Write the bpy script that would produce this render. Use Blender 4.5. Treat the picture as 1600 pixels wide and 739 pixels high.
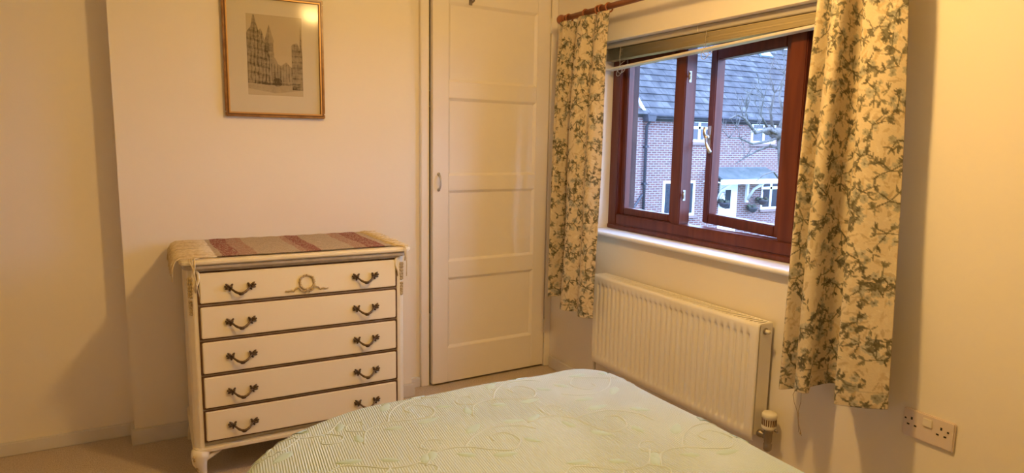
import bpy, bmesh, math, random
import numpy as np
from mathutils import Vector, Matrix

# ------------------------------------------------------------------ scene, camera, light
for o in list(bpy.data.objects):
    bpy.data.objects.remove(o, do_unlink=True)
S = bpy.context.scene
COL = S.collection
PI = math.pi

EYE = Vector((0.0, 0.0, 1.28))
YAW, PITCH, ROLL = math.radians(28.817), math.radians(-8.136), math.radians(1.0)
fwd = Vector((math.sin(YAW) * math.cos(PITCH), math.cos(YAW) * math.cos(PITCH), math.sin(PITCH)))
rgt = Vector((math.cos(YAW), -math.sin(YAW), 0))
upv = rgt.cross(fwd)
c_, s_ = math.cos(ROLL), math.sin(ROLL)
rgt, upv = c_ * rgt + s_ * upv, -s_ * rgt + c_ * upv
cam_d = bpy.data.cameras.new('camera')
cam = bpy.data.objects.new('camera', cam_d)
COL.objects.link(cam)
cam.matrix_world = Matrix(((rgt.x, upv.x, -fwd.x, EYE.x), (rgt.y, upv.y, -fwd.y, EYE.y),
                           (rgt.z, upv.z, -fwd.z, EYE.z), (0, 0, 0, 1)))
cam_d.sensor_width = 36.0
cam_d.lens = 36.0 * 1035.0 / 1600.0
cam_d.clip_start = 0.02
cam_d.clip_end = 300
S.camera = cam

SKY_COLOR, SKY_STRENGTH = (0.40, 0.58, 1.0, 1), 12.0
BULB_COLOR, BULB_STRENGTH = (1.0, 0.605, 0.205, 1), 480.0
w = bpy.data.worlds.new('overcast_dusk_sky')
S.world = w
w.use_nodes = True
bg = w.node_tree.nodes['Background']
bg.inputs[0].default_value = SKY_COLOR
bg.inputs[1].default_value = SKY_STRENGTH
S.view_settings.view_transform = 'Standard'
S.view_settings.look = 'None'
S.view_settings.gamma = 1
S.view_settings.use_curve_mapping = False
S.view_settings.exposure = 0.0

# ------------------------------------------------------------------ materials
MATS = {}

def mat(name, color, rough=0.6, spec=0.3, noise=None, bump=None, metallic=0.0, color2=None, coat=0.0, sheen=0.0,
        transmission=0.0, subsurface=0.0):
    """noise=(scale, amount 0..1 mix to color2, detail); bump=(scale, strength, distance)"""
    m = bpy.data.materials.new(name)
    m.use_nodes = True
    nt = m.node_tree
    b = nt.nodes['Principled BSDF']
    b.inputs['Base Color'].default_value = (*color, 1)
    b.inputs['Roughness'].default_value = rough
    b.inputs['Specular IOR Level'].default_value = spec
    b.inputs['Metallic'].default_value = metallic
    if coat:
        b.inputs['Coat Weight'].default_value = coat
        b.inputs['Coat Roughness'].default_value = 0.25
    if sheen:
        b.inputs['Sheen Weight'].default_value = sheen
    tc = nt.nodes.new('ShaderNodeTexCoord')
    if noise:
        n = nt.nodes.new('ShaderNodeTexNoise')
        n.inputs['Scale'].default_value = noise[0]
        n.inputs['Detail'].default_value = noise[2] if len(noise) > 2 else 4
        nt.links.new(tc.outputs['Object'], n.inputs['Vector'])
        r = nt.nodes.new('ShaderNodeMapRange')
        r.inputs['From Min'].default_value = 0.35
        r.inputs['From Max'].default_value = 0.65
        r.inputs['To Max'].default_value = noise[1]
        nt.links.new(n.outputs['Fac'], r.inputs['Value'])
        mx = nt.nodes.new('ShaderNodeMix')
        mx.data_type = 'RGBA'
        mx.inputs['A'].default_value = (*color, 1)
        mx.inputs['B'].default_value = (*(color2 or tuple(c * 0.8 for c in color)), 1)
        nt.links.new(r.outputs['Result'], mx.inputs['Factor'])
        nt.links.new(mx.outputs['Result'], b.inputs['Base Color'])
    if bump:
        n2 = nt.nodes.new('ShaderNodeTexNoise')
        n2.inputs['Scale'].default_value = bump[0]
        n2.inputs['Detail'].default_value = 5
        nt.links.new(tc.outputs['Object'], n2.inputs['Vector'])
        bp = nt.nodes.new('ShaderNodeBump')
        bp.inputs['Strength'].default_value = bump[1]
        bp.inputs['Distance'].default_value = bump[2]
        nt.links.new(n2.outputs['Fac'], bp.inputs['Height'])
        nt.links.new(bp.outputs['Normal'], b.inputs['Normal'])
    MATS[name] = m
    return m

def attr_mat(name, rough=0.9, bump=None, translucent=0.0, sheen=0.0):
    """material coloured by the mesh's woven/printed colour attribute 'print'"""
    m = bpy.data.materials.new(name)
    m.use_nodes = True
    nt = m.node_tree
    b = nt.nodes['Principled BSDF']
    b.inputs['Roughness'].default_value = rough
    b.inputs['Specular IOR Level'].default_value = 0.15
    if sheen:
        b.inputs['Sheen Weight'].default_value = sheen
    a = nt.nodes.new('ShaderNodeVertexColor')
    a.layer_name = 'print'
    nt.links.new(a.outputs['Color'], b.inputs['Base Color'])
    if bump:
        tc = nt.nodes.new('ShaderNodeTexCoord')
        n2 = nt.nodes.new('ShaderNodeTexNoise')
        n2.inputs['Scale'].default_value = bump[0]
        nt.links.new(tc.outputs['Object'], n2.inputs['Vector'])
        bp = nt.nodes.new('ShaderNodeBump')
        bp.inputs['Strength'].default_value = bump[1]
        bp.inputs['Distance'].default_value = bump[2]
        nt.links.new(n2.outputs['Fac'], bp.inputs['Height'])
        nt.links.new(bp.outputs['Normal'], b.inputs['Normal'])
    if translucent:
        t = nt.nodes.new('ShaderNodeBsdfTranslucent')
        nt.links.new(a.outputs['Color'], t.inputs['Color'])
        ms = nt.nodes.new('ShaderNodeMixShader')
        ms.inputs[0].default_value = translucent
        nt.links.new(b.outputs[0], ms.inputs[1])
        nt.links.new(t.outputs[0], ms.inputs[2])
        nt.links.new(ms.outputs[0], nt.nodes['Material Output'].inputs['Surface'])
    MATS[name] = m
    return m

def wood_mat(name, c1, c2, scale=(60, 60, 3), rough=0.4):
    m = bpy.data.materials.new(name)
    m.use_nodes = True
    nt = m.node_tree
    b = nt.nodes['Principled BSDF']
    b.inputs['Roughness'].default_value = rough
    b.inputs['Specular IOR Level'].default_value = 0.35
    tc = nt.nodes.new('ShaderNodeTexCoord')
    mp = nt.nodes.new('ShaderNodeMapping')
    mp.inputs['Scale'].default_value = scale
    n = nt.nodes.new('ShaderNodeTexNoise')
    n.inputs['Scale'].default_value = 1.0
    n.inputs['Detail'].default_value = 6
    rp = nt.nodes.new('ShaderNodeValToRGB')
    rp.color_ramp.elements[0].position = 0.35
    rp.color_ramp.elements[0].color = (*c1, 1)
    rp.color_ramp.elements[1].position = 0.65
    rp.color_ramp.elements[1].color = (*c2, 1)
    nt.links.new(tc.outputs['Object'], mp.inputs['Vector'])
    nt.links.new(mp.outputs[0], n.inputs['Vector'])
    nt.links.new(n.outputs['Fac'], rp.inputs['Fac'])
    nt.links.new(rp.outputs['Color'], b.inputs['Base Color'])
    MATS[name] = m
    return m

def glass_mat(name, refl=0.10, rough=0.0):
    """thin clear sheet: transparent, with a mirror sheen that grows towards grazing angles"""
    m = bpy.data.materials.new(name)
    m.use_nodes = True
    nt = m.node_tree
    nt.nodes.remove(nt.nodes['Principled BSDF'])
    t = nt.nodes.new('ShaderNodeBsdfTransparent')
    t.inputs[0].default_value = (0.975, 0.985, 1.0, 1)
    g = nt.nodes.new('ShaderNodeBsdfGlossy')
    g.inputs['Roughness'].default_value = rough
    lw = nt.nodes.new('ShaderNodeLayerWeight')
    lw.inputs['Blend'].default_value = 0.5
    pw = nt.nodes.new('ShaderNodeMath'); pw.operation = 'POWER'; pw.inputs[1].default_value = 4.0
    mr = nt.nodes.new('ShaderNodeMath'); mr.operation = 'MULTIPLY_ADD'; mr.inputs[1].default_value = refl * 5; mr.inputs[2].default_value = refl * 0.25
    ms = nt.nodes.new('ShaderNodeMixShader')
    nt.links.new(lw.outputs['Facing'], pw.inputs[0])
    nt.links.new(pw.outputs[0], mr.inputs[0])
    nt.links.new(mr.outputs[0], ms.inputs[0])
    nt.links.new(t.outputs[0], ms.inputs[1])
    nt.links.new(g.outputs[0], ms.inputs[2])
    nt.links.new(ms.outputs[0], nt.nodes['Material Output'].inputs['Surface'])
    MATS[name] = m
    return m

mat('wall_paint', (0.86, 0.79, 0.655), 0.85, 0.15, noise=(3.0, 0.5, 3), color2=(0.84, 0.765, 0.63), bump=(14, 0.25, 0.004))
mat('white_paint', (0.88, 0.815, 0.70), 0.45, 0.35, noise=(5, 0.4, 3), color2=(0.85, 0.78, 0.66), bump=(30, 0.08, 0.002))
mat('ceiling_paint', (0.89, 0.86, 0.79), 0.9, 0.1, bump=(20, 0.2, 0.003))
mat('skirting_paint', (0.72, 0.68, 0.61), 0.5, 0.3, noise=(9, 0.6, 5), color2=(0.64, 0.58, 0.50))
mat('sill_paint', (0.86, 0.87, 0.89), 0.4, 0.4)
mat('carpet', (0.84, 0.68, 0.50), 0.95, 0.05, noise=(160, 1.0, 6), color2=(0.68, 0.53, 0.37), bump=(260, 1.0, 0.012), sheen=0.2)
mat('chest_paint', (0.83, 0.735, 0.53), 0.42, 0.35, noise=(14, 0.5, 5), color2=(0.74, 0.65, 0.46), bump=(60, 0.06, 0.002))
mat('drawer_paint', (0.88, 0.785, 0.57), 0.40, 0.35, noise=(6, 0.35, 3), color2=(0.85, 0.74, 0.52))
mat('chest_molding', (0.56, 0.49, 0.37), 0.5, 0.3, noise=(30, 0.7, 5), color2=(0.40, 0.32, 0.22))
mat('dark_bead', (0.10, 0.050, 0.022), 0.5, 0.3, noise=(50, 0.6, 3), color2=(0.17, 0.09, 0.045))
mat('antique_brass', (0.16, 0.105, 0.055), 0.42, 0.5, metallic=0.75, noise=(120, 0.8, 3), color2=(0.05, 0.03, 0.018))
mat('worn_gilt', (0.62, 0.49, 0.27), 0.5, 0.4, noise=(260, 1.0, 3), color2=(0.40, 0.29, 0.15))
wood_mat('window_wood', (0.095, 0.021, 0.011), (0.150, 0.037, 0.018), (40, 40, 3), 0.38)
wood_mat('pole_wood', (0.26, 0.085, 0.035), (0.38, 0.14, 0.06), (50, 4, 50), 0.35)
wood_mat('gold_frame', (0.26, 0.115, 0.032), (0.42, 0.215, 0.07), (30, 30, 30), 0.3)
mat('gold_bead', (0.58, 0.34, 0.12), 0.42, 0.4, metallic=0.35)
mat('frame_dark', (0.14, 0.055, 0.018), 0.35, 0.4)
mat('mat_board', (0.70, 0.60, 0.42), 0.9, 0.1, noise=(4, 0.5, 2), color2=(0.67, 0.565, 0.385))
glass_mat('glass')
glass_mat('picture_glass', 0.02, 0.10)
mat('silver', (0.62, 0.60, 0.57), 0.35, 0.5, metallic=0.85)
mat('dull_silver', (0.40, 0.38, 0.36), 0.45, 0.5, metallic=0.8)
mat('radiator_paint', (0.82, 0.77, 0.66), 0.38, 0.4)
mat('radiator_slot', (0.36, 0.31, 0.24), 0.6, 0.2)
mat('valve_plastic', (0.76, 0.70, 0.55), 0.4, 0.35)
mat('valve_metal', (0.30, 0.25, 0.19), 0.4, 0.5, metallic=0.7)
mat('black_plastic', (0.03, 0.025, 0.02), 0.4, 0.3)
mat('socket_plastic', (0.74, 0.62, 0.52), 0.35, 0.4)
mat('socket_switch', (0.80, 0.72, 0.60), 0.35, 0.4)
mat('blind_rail', (0.50, 0.45, 0.37), 0.4, 0.3)
mat('blind_slat', (0.80, 0.67, 0.40), 0.4, 0.3)
mat('blind_bottom', (0.78, 0.72, 0.62), 0.4, 0.3)
mat('cord', (0.50, 0.44, 0.35), 0.8, 0.1)
mat('string_brown', (0.40, 0.30, 0.19), 0.8, 0.1)
mat('thread', (0.78, 0.64, 0.38), 0.9, 0.1, noise=(90, 0.8, 2), color2=(0.62, 0.47, 0.25))
attr_mat('curtain_fabric', 0.9, bump=(500, 0.2, 0.001), translucent=0.10, sheen=0.1)
attr_mat('etching_print', 0.85)
attr_mat('woven_runner', 0.95, bump=(420, 0.8, 0.003))
mat('linen_white', (0.85, 0.83, 0.78), 0.9, 0.1)
mat('dark_cloth', (0.05, 0.03, 0.022), 0.9, 0.1, noise=(30, 0.6, 3), color2=(0.10, 0.06, 0.04))
mat('shelf_wood', (0.45, 0.28, 0.13), 0.6, 0.2)
mat('mattress_cloth', (0.78, 0.76, 0.70), 0.9, 0.1)
mat('divan_cloth', (0.55, 0.48, 0.38), 0.9, 0.1)

def bulb_mat():
    m = bpy.data.materials.new('lamp_globe')
    m.use_nodes = True
    nt = m.node_tree
    nt.nodes.remove(nt.nodes['Principled BSDF'])
    e = nt.nodes.new('ShaderNodeEmission')
    e.inputs[0].default_value = BULB_COLOR
    # globe emission shaped by its normal: stronger downwards, to lift the lower walls
    tc = nt.nodes.new('ShaderNodeTexCoord')
    sx = nt.nodes.new('ShaderNodeSeparateXYZ')
    mr = nt.nodes.new('ShaderNodeMapRange')
    mr.inputs['From Min'].default_value = -1.0
    mr.inputs['From Max'].default_value = 0.35
    mr.inputs['To Min'].default_value = BULB_STRENGTH
    mr.inputs['To Max'].default_value = BULB_STRENGTH * 0.10
    nt.links.new(tc.outputs['Normal'], sx.inputs[0])
    nt.links.new(sx.outputs['Z'], mr.inputs['Value'])
    nt.links.new(mr.outputs['Result'], e.inputs[1])
    nt.links.new(e.outputs[0], nt.nodes['Material Output'].inputs['Surface'])
    MATS['lamp_globe'] = m
bulb_mat()

def spread_mat(name, c1, c2, ribs=True):
    """quilted bedspread: fine diagonal cord ribs as relief, soft mottled colour"""
    m = bpy.data.materials.new(name)
    m.use_nodes = True
    nt = m.node_tree
    b = nt.nodes['Principled BSDF']
    b.inputs['Roughness'].default_value = 0.85
    b.inputs['Specular IOR Level'].default_value = 0.15
    b.inputs['Sheen Weight'].default_value = 0.15
    tc = nt.nodes.new('ShaderNodeTexCoord')
    n = nt.nodes.new('ShaderNodeTexNoise')
    n.inputs['Scale'].default_value = 3.5
    n.inputs['Detail'].default_value = 3
    mx = nt.nodes.new('ShaderNodeMix')
    mx.data_type = 'RGBA'
    mx.inputs['A'].default_value = (*c1, 1)
    mx.inputs['B'].default_value = (*c2, 1)
    nt.links.new(tc.outputs['Object'], n.inputs['Vector'])
    nt.links.new(n.outputs['Fac'], mx.inputs['Factor'])
    if ribs:
        mp = nt.nodes.new('ShaderNodeMapping')
        mp.inputs['Rotation'].default_value = (0, 0, math.radians(5))
        wv = nt.nodes.new('ShaderNodeTexWave')
        wv.wave_type = 'BANDS'
        wv.bands_direction = 'X'
        wv.inputs['Scale'].default_value = 50.0
        wv.inputs['Distortion'].default_value = 0.6
        wv.inputs['Detail Scale'].default_value = 0.6
        nt.links.new(tc.outputs['Object'], mp.inputs['Vector'])
        nt.links.new(mp.outputs[0], wv.inputs['Vector'])
        # worn rib strength
        bp = nt.nodes.new('ShaderNodeBump')
        bp.inputs['Distance'].default_value = 0.0022
        n3 = nt.nodes.new('ShaderNodeTexNoise')
        n3.inputs['Scale'].default_value = 2.2
        nt.links.new(tc.outputs['Object'], n3.inputs['Vector'])
        r3 = nt.nodes.new('ShaderNodeMapRange')
        r3.inputs['From Min'].default_value = 0.35
        r3.inputs['From Max'].default_value = 0.6
        r3.inputs['To Min'].default_value = 0.35
        r3.inputs['To Max'].default_value = 0.9
        nt.links.new(n3.outputs['Fac'], r3.inputs['Value'])
        nt.links.new(r3.outputs['Result'], bp.inputs['Strength'])
        nt.links.new(wv.outputs['Fac'], bp.inputs['Height'])
        nt.links.new(bp.outputs['Normal'], b.inputs['Normal'])
    nt.links.new(mx.outputs['Result'], b.inputs['Base Color'])
    MATS[name] = m
spread_mat('bedspread_cloth', (0.445, 0.55, 0.53), (0.49, 0.57, 0.57))
spread_mat('bedspread_vine', (0.455, 0.56, 0.535), (0.50, 0.575, 0.57), ribs=False)
spread_mat('bedspread_leaf', (0.39, 0.535, 0.495), (0.44, 0.555, 0.53), ribs=False)

def brick_mat():
    m = bpy.data.materials.new('house_brick')
    m.use_nodes = True
    nt = m.node_tree
    b = nt.nodes['Principled BSDF']
    b.inputs['Roughness'].default_value = 0.9
    tc = nt.nodes.new('ShaderNodeTexCoord')
    mp = nt.nodes.new('ShaderNodeMapping')
    mp.inputs['Rotation'].default_value = (math.radians(90), 0, 0)   # lay the courses in the x-z plane of the wall
    br = nt.nodes.new('ShaderNodeTexBrick')
    br.inputs['Color1'].default_value = (0.185, 0.080, 0.072, 1)
    br.inputs['Color2'].default_value = (0.130, 0.060, 0.058, 1)
    br.inputs['Mortar'].default_value = (0.28, 0.262, 0.255, 1)
    br.inputs['Scale'].default_value = 1.0
    br.inputs['Mortar Size'].default_value = 0.012
    br.inputs['Brick Width'].default_value = 0.225
    br.inputs['Row Height'].default_value = 0.075
    n = nt.nodes.new('ShaderNodeTexNoise')
    n.inputs['Scale'].default_value = 1.3
    mx = nt.nodes.new('ShaderNodeMix')
    mx.data_type = 'RGBA'
    mx.blend_type = 'MULTIPLY'
    mx.inputs['Factor'].default_value = 0.5
    nt.links.new(tc.outputs['Object'], mp.inputs['Vector'])
    nt.links.new(mp.outputs[0], br.inputs['Vector'])
    nt.links.new(tc.outputs['Object'], n.inputs['Vector'])
    nt.links.new(br.outputs['Color'], mx.inputs['A'])
    nt.links.new(n.outputs['Color'], mx.inputs['B'])
    nt.links.new(br.outputs['Color'], b.inputs['Base Color'])
    MATS['house_brick'] = m
brick_mat()
mat('roof_tile', (0.048, 0.048, 0.052), 0.85, 0.15, noise=(2.5, 1.0, 8), color2=(0.088, 0.086, 0.088))
mat('roof_tile_pale', (0.062, 0.061, 0.063), 0.85, 0.15, noise=(4, 1.0, 8), color2=(0.115, 0.113, 0.116))
mat('canopy_tile', (0.07, 0.088, 0.088), 0.7, 0.3, noise=(3, 1.0, 6), color2=(0.11, 0.122, 0.122))
mat('upvc', (0.82, 0.84, 0.84), 0.4, 0.4)
mat('house_pane', (0.03, 0.035, 0.05), 0.08, 0.5)
mat('pipe_dark', (0.05, 0.05, 0.06), 0.5, 0.3)
mat('concrete_sill', (0.22, 0.16, 0.15), 0.8, 0.2)
mat('bark', (0.075, 0.068, 0.06), 0.9, 0.1, noise=(12, 1, 5), color2=(0.15, 0.142, 0.13))
mat('basket_green', (0.05, 0.08, 0.05), 0.9, 0.1, noise=(20, 1, 4), color2=(0.12, 0.12, 0.10))
mat('grass', (0.06, 0.085, 0.035), 0.95, 0.1, noise=(8, 1, 6), color2=(0.10, 0.105, 0.045))
mat('dark_brick', (0.07, 0.045, 0.045), 0.9, 0.1, noise=(6, 1, 4), color2=(0.10, 0.065, 0.06))  # plain dark mottled tone for the outer leaf of the window wall
mat('skylight_glass', (0.16, 0.24, 0.30), 0.1, 0.5)

# ------------------------------------------------------------------ mesh helpers
class MB:
    def __init__(s):
        s.v = []
        s.f = []
        s.sm = []
    def add(s, vs, fs, smooth=False):
        n = len(s.v)
        s.v += [tuple(p) for p in vs]
        s.f += [tuple(i + n for i in f) for f in fs]
        s.sm += [smooth] * len(fs)
        return s
    def box(s, x0, x1, y0, y1, z0, z1, M=None):
        vs = [Vector(p) for p in ((x0, y0, z0), (x1, y0, z0), (x1, y1, z0), (x0, y1, z0),
                                  (x0, y0, z1), (x1, y0, z1), (x1, y1, z1), (x0, y1, z1))]
        if M is not None:
            vs = [M @ p for p in vs]
        return s.add(vs, [(0, 3, 2, 1), (4, 5, 6, 7), (0, 1, 5, 4), (1, 2, 6, 5), (2, 3, 7, 6), (3, 0, 4, 7)])
    def tube(s, pts, r, n=8, cap=True, smooth=True):
        pts = [Vector(p) for p in pts]
        rs = r if isinstance(r, (list, tuple)) else [r] * len(pts)
        rings = []
        prev = None
        for i, p in enumerate(pts):
            d = (pts[min(i + 1, len(pts) - 1)] - pts[max(i - 1, 0)])
            d = d.normalized() if d.length > 1e-9 else Vector((0, 0, 1))
            if prev is None:
                a = d.orthogonal().normalized()
            else:
                a = (prev - d * prev.dot(d))
                a = a.normalized() if a.length > 1e-6 else d.orthogonal().normalized()
            prev = a
            b = d.cross(a)
            rings.append([p + (a * math.cos(2 * PI * k / n) + b * math.sin(2 * PI * k / n)) * rs[i] for k in range(n)])
        vs = [q for g in rings for q in g]
        fs = []
        for i in range(len(pts) - 1):
            for k in range(n):
                fs.append((i * n + k, i * n + (k + 1) % n, (i + 1) * n + (k + 1) % n, (i + 1) * n + k))
        if cap:
            fs.append(tuple(range(n - 1, -1, -1)))
            fs.append(tuple((len(pts) - 1) * n + k for k in range(n)))
        return s.add(vs, fs, smooth)
    def lathe(s, prof, origin=(0, 0, 0), axis=(0, 0, 1), n=16, smooth=True):
        """prof: list of (radius, height along axis)"""
        ax = Vector(axis).normalized()
        a = ax.orthogonal().normalized()
        b = ax.cross(a)
        o = Vector(origin)
        vs = []
        for r, h in prof:
            for k in range(n):
                t = 2 * PI * k / n
                vs.append(o + ax * h + (a * math.cos(t) + b * math.sin(t)) * max(r, 1e-5))
        fs = []
        for i in range(len(prof) - 1):
            for k in range(n):
                fs.append((i * n + k, i * n + (k + 1) % n, (i + 1) * n + (k + 1) % n, (i + 1) * n + k))
        fs.append(tuple(range(n - 1, -1, -1)))
        fs.append(tuple((len(prof) - 1) * n + k for k in range(n)))
        return s.add(vs, fs, smooth)
    def blob(s, c, r, M=None, n=6, m=4):
        """small ellipsoid, r=(rx,ry,rz), optional 3x3 rotation"""
        vs, fs = [], []
        c = Vector(c)
        for i in range(1, m):
            t = PI * i / m
            for k in range(n):
                p = 2 * PI * k / n
                q = Vector((r[0] * math.sin(t) * math.cos(p), r[1] * math.sin(t) * math.sin(p), r[2] * math.cos(t)))
                vs.append(c + (M @ q if M is not None else q))
        top = Vector((0, 0, r[2]))
        bot = Vector((0, 0, -r[2]))
        vs.append(c + (M @ top if M is not None else top))
        vs.append(c + (M @ bot if M is not None else bot))
        T, B = len(vs) - 2, len(vs) - 1
        for k in range(n):
            fs.append((T, k, (k + 1) % n))
            fs.append((B, (m - 2) * n + (k + 1) % n, (m - 2) * n + k))
            for i in range(m - 2):
                fs.append((i * n + k, (i + 1) * n + k, (i + 1) * n + (k + 1) % n, i * n + (k + 1) % n))
        return s.add(vs, fs, True)
    def prism(s, poly, axis, a0, a1):
        """extrude a 2-D polygon: axis 'y' -> poly in (x,z); 'x' -> (y,z); 'z' -> (x,y)"""
        def P(u, v, t):
            return (u, t, v) if axis == 'y' else ((t, u, v) if axis == 'x' else (u, v, t))
        n = len(poly)
        vs = [P(u, v, a0) for u, v in poly] + [P(u, v, a1) for u, v in poly]
        fs = [tuple(range(n)), tuple(range(2 * n - 1, n - 1, -1))]
        fs += [(i, i + n, (i + 1) % n + n, (i + 1) % n) for i in range(n)]
        return s.add(vs, fs)
    def build(s, name, material, parent=None, loc=None, bevel=0.0, seg=2):
        me = bpy.data.meshes.new(name)
        me.from_pydata(s.v, [], s.f)
        me.polygons.foreach_set('use_smooth', s.sm)
        bm = bmesh.new()
        bm.from_mesh(me)
        bmesh.ops.recalc_face_normals(bm, faces=bm.faces)
        if bevel:
            es = [e for e in bm.edges if len(e.link_faces) == 2 and e.calc_face_angle(0) > 0.6]
            bmesh.ops.bevel(bm, geom=es, offset=bevel, segments=seg, affect='EDGES', clamp_overlap=True)
        bm.to_mesh(me)
        bm.free()
        me.materials.append(MATS[material])
        o = bpy.data.objects.new(name, me)
        COL.objects.link(o)
        if parent is not None:
            o.parent = parent
        if loc is not None:
            o.location = loc
        return o

def box(name, m, x0, x1, y0, y1, z0, z1, parent=None, bevel=0.0):
    return MB().box(x0, x1, y0, y1, z0, z1).build(name, m, parent, bevel=bevel)

def tag(o, label=None, cat=None, group=None, kind=None):
    if label: o['label'] = label
    if cat: o['category'] = cat
    if group: o['group'] = group
    if kind: o['kind'] = kind
    return o

def empty(name, loc=(0, 0, 0)):
    o = bpy.data.objects.new(name, None)
    o.empty_display_size = 0.05
    COL.objects.link(o)
    o.location = loc
    return o

def under(root, *objs):
    """parent meshes modelled in world coordinates under a root that stands elsewhere"""
    for o in objs:
        o.parent = root
        o.matrix_parent_inverse = Matrix.Translation(-Vector(root.location)) if root.rotation_euler.z == 0 else root.matrix_basis.inverted()
    return root

def grid_mesh(name, P, material, colors=None, parent=None, smooth=True):
    """P: (rows, cols, 3) array"""
    r, c, _ = P.shape
    idx = np.arange(r * c).reshape(r, c)
    q = np.stack([idx[:-1, :-1], idx[1:, :-1], idx[1:, 1:], idx[:-1, 1:]], -1).reshape(-1, 4)
    me = bpy.data.meshes.new(name)
    me.vertices.add(r * c)
    me.vertices.foreach_set('co', P.reshape(-1).astype(np.float32))
    me.loops.add(len(q) * 4)
    me.loops.foreach_set('vertex_index', q.reshape(-1).astype(np.int32))
    me.polygons.add(len(q))
    me.polygons.foreach_set('loop_start', (np.arange(len(q)) * 4).astype(np.int32))
    me.update(calc_edges=True)
    me.polygons.foreach_set('use_smooth', [smooth] * len(q))
    if colors is not None:
        a = me.color_attributes.new('print', 'FLOAT_COLOR', 'POINT')
        col = np.ones((r * c, 4), np.float32)
        col[:, :3] = colors.reshape(-1, 3)
        a.data.foreach_set('color', col.reshape(-1))
    me.validate()
    me.materials.append(MATS[material])
    o = bpy.data.objects.new(name, me)
    COL.objects.link(o)
    if parent is not None:
        o.parent = parent
    return o

# ------------------------------------------------------------------ room shell
XR, YB, YA = 1.983, 3.160, 3.045          # window wall face, back wall face, chimney breast face
XL, YR, ZC = -1.35, -0.36, 2.36           # left wall, rear wall, ceiling
BX0, BX1 = -0.105, 1.112                  # breast corners
DX0, DX1, DZ = 1.198, 1.983, 2.10         # cupboard door opening
WY0, WY1, WZ0, WZ1 = 1.285, 2.758, 0.845, 1.768   # window opening

tag(box('floor', 'carpet', XL, XR, YR, YB + 0.65, -0.06, 0.0), kind='structure')
tag(box('ceiling', 'ceiling_paint', XL - 0.1, XR + 0.27, YR - 0.1, YB + 0.75, ZC, ZC + 0.1), kind='structure')
tag(box('wall_left', 'wall_paint', XL - 0.1, XL, YR - 0.1, YB + 0.1, 0, ZC), kind='structure')
tag(box('wall_rear', 'wall_paint', XL, XR, YR - 0.1, YR, 0, ZC), kind='structure')
m = MB()
m.box(XL, BX0, YB, YB + 0.1, 0, ZC)
m.box(BX0, BX1, YA, YB + 0.1, 0, ZC)
m.box(BX1, DX0, YB, YB + 0.1, 0, ZC)
m.box(DX0, DX1, YB, YB + 0.1, DZ, ZC)
tag(m.build('wall_back', 'wall_paint'), kind='structure')
m = MB()                                   # cupboard behind the door
m.box(0.95, 0.99, YB + 0.1, YB + 0.65, 0, ZC)
m.box(0.99, XR, YB + 0.65, YB + 0.69, 0, ZC)
tag(m.build('wall_cupboard', 'wall_paint'), kind='structure')
XI, XO = XR + 0.165, XR + 0.27
def window_wall(x0, x1, name, mt):
    m = MB()
    m.box(x0, x1, YR - 0.1, WY0, 0, ZC)
    m.box(x0, x1, WY1, YB + 0.69, 0, ZC)
    m.box(x0, x1, WY0, WY1, 0, WZ0 - 0.004)
    m.box(x0, x1, WY0, WY1, WZ1, ZC)
    tag(m.build(name, mt), kind='structure')
window_wall(XR, XI, 'wall_right', 'wall_paint')
window_wall(XI, XO, 'wall_outside', 'dark_brick')

# skirting boards
def skirting(name, segs):
    m = MB()
    for s in segs:
        m.box(*s)
    return tag(m.build(name, 'skirting_paint', bevel=0.003), kind='structure')
SK, SH = 0.016, 0.055
skirting('baseboard_alcove', [(XL, BX0, YB - SK, YB, 0, SH)])
skirting('baseboard_breast', [(BX0 - 0.012, BX1 + 0.014, YA - SK, YA, 0, SH + 0.012)])
skirting('baseboard_return', [(BX0 - 0.014, BX0, YA, YB - SK, 0, SH + 0.012)])
skirting('baseboard_strip', [(BX1, DX0 - 0.002, YB - 0.022, YB, 0, 0.05)])
skirting('baseboard_right', [(XR - SK, XR, YR, YB - 0.045, 0, 0.065)])
skirting('baseboard_left', [(XL, XL + SK, YR, YB - SK, 0, SH)])
skirting('baseboard_rear', [(XL + SK, XR - SK, YR, YR + SK, 0, SH)])

# ------------------------------------------------------------------ cupboard door in the corner
tag(MB().box(DX0, 1.243, YB - 0.026, YB + 0.1, 0, DZ).build('trim_1', 'white_paint', bevel=0.003), kind='structure')
tag(MB().box(1.9465, DX1, YB - 0.03, YB + 0.1, 0, DZ).build('trim_2', 'white_paint', bevel=0.003), kind='structure')
tag(MB().box(1.243, 1.9465, YB - 0.026, YB + 0.1, 2.066, DZ).build('trim_3', 'white_paint', bevel=0.003), kind='structure')

DW, DT = 0.692, 0.035
door = tag(empty('door_1', (1.943, 3.140, 0.0)), 'cream painted four panel cupboard door standing ajar beside the window', kind='structure')
door.rotation_euler.z = math.radians(2.5)
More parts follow.
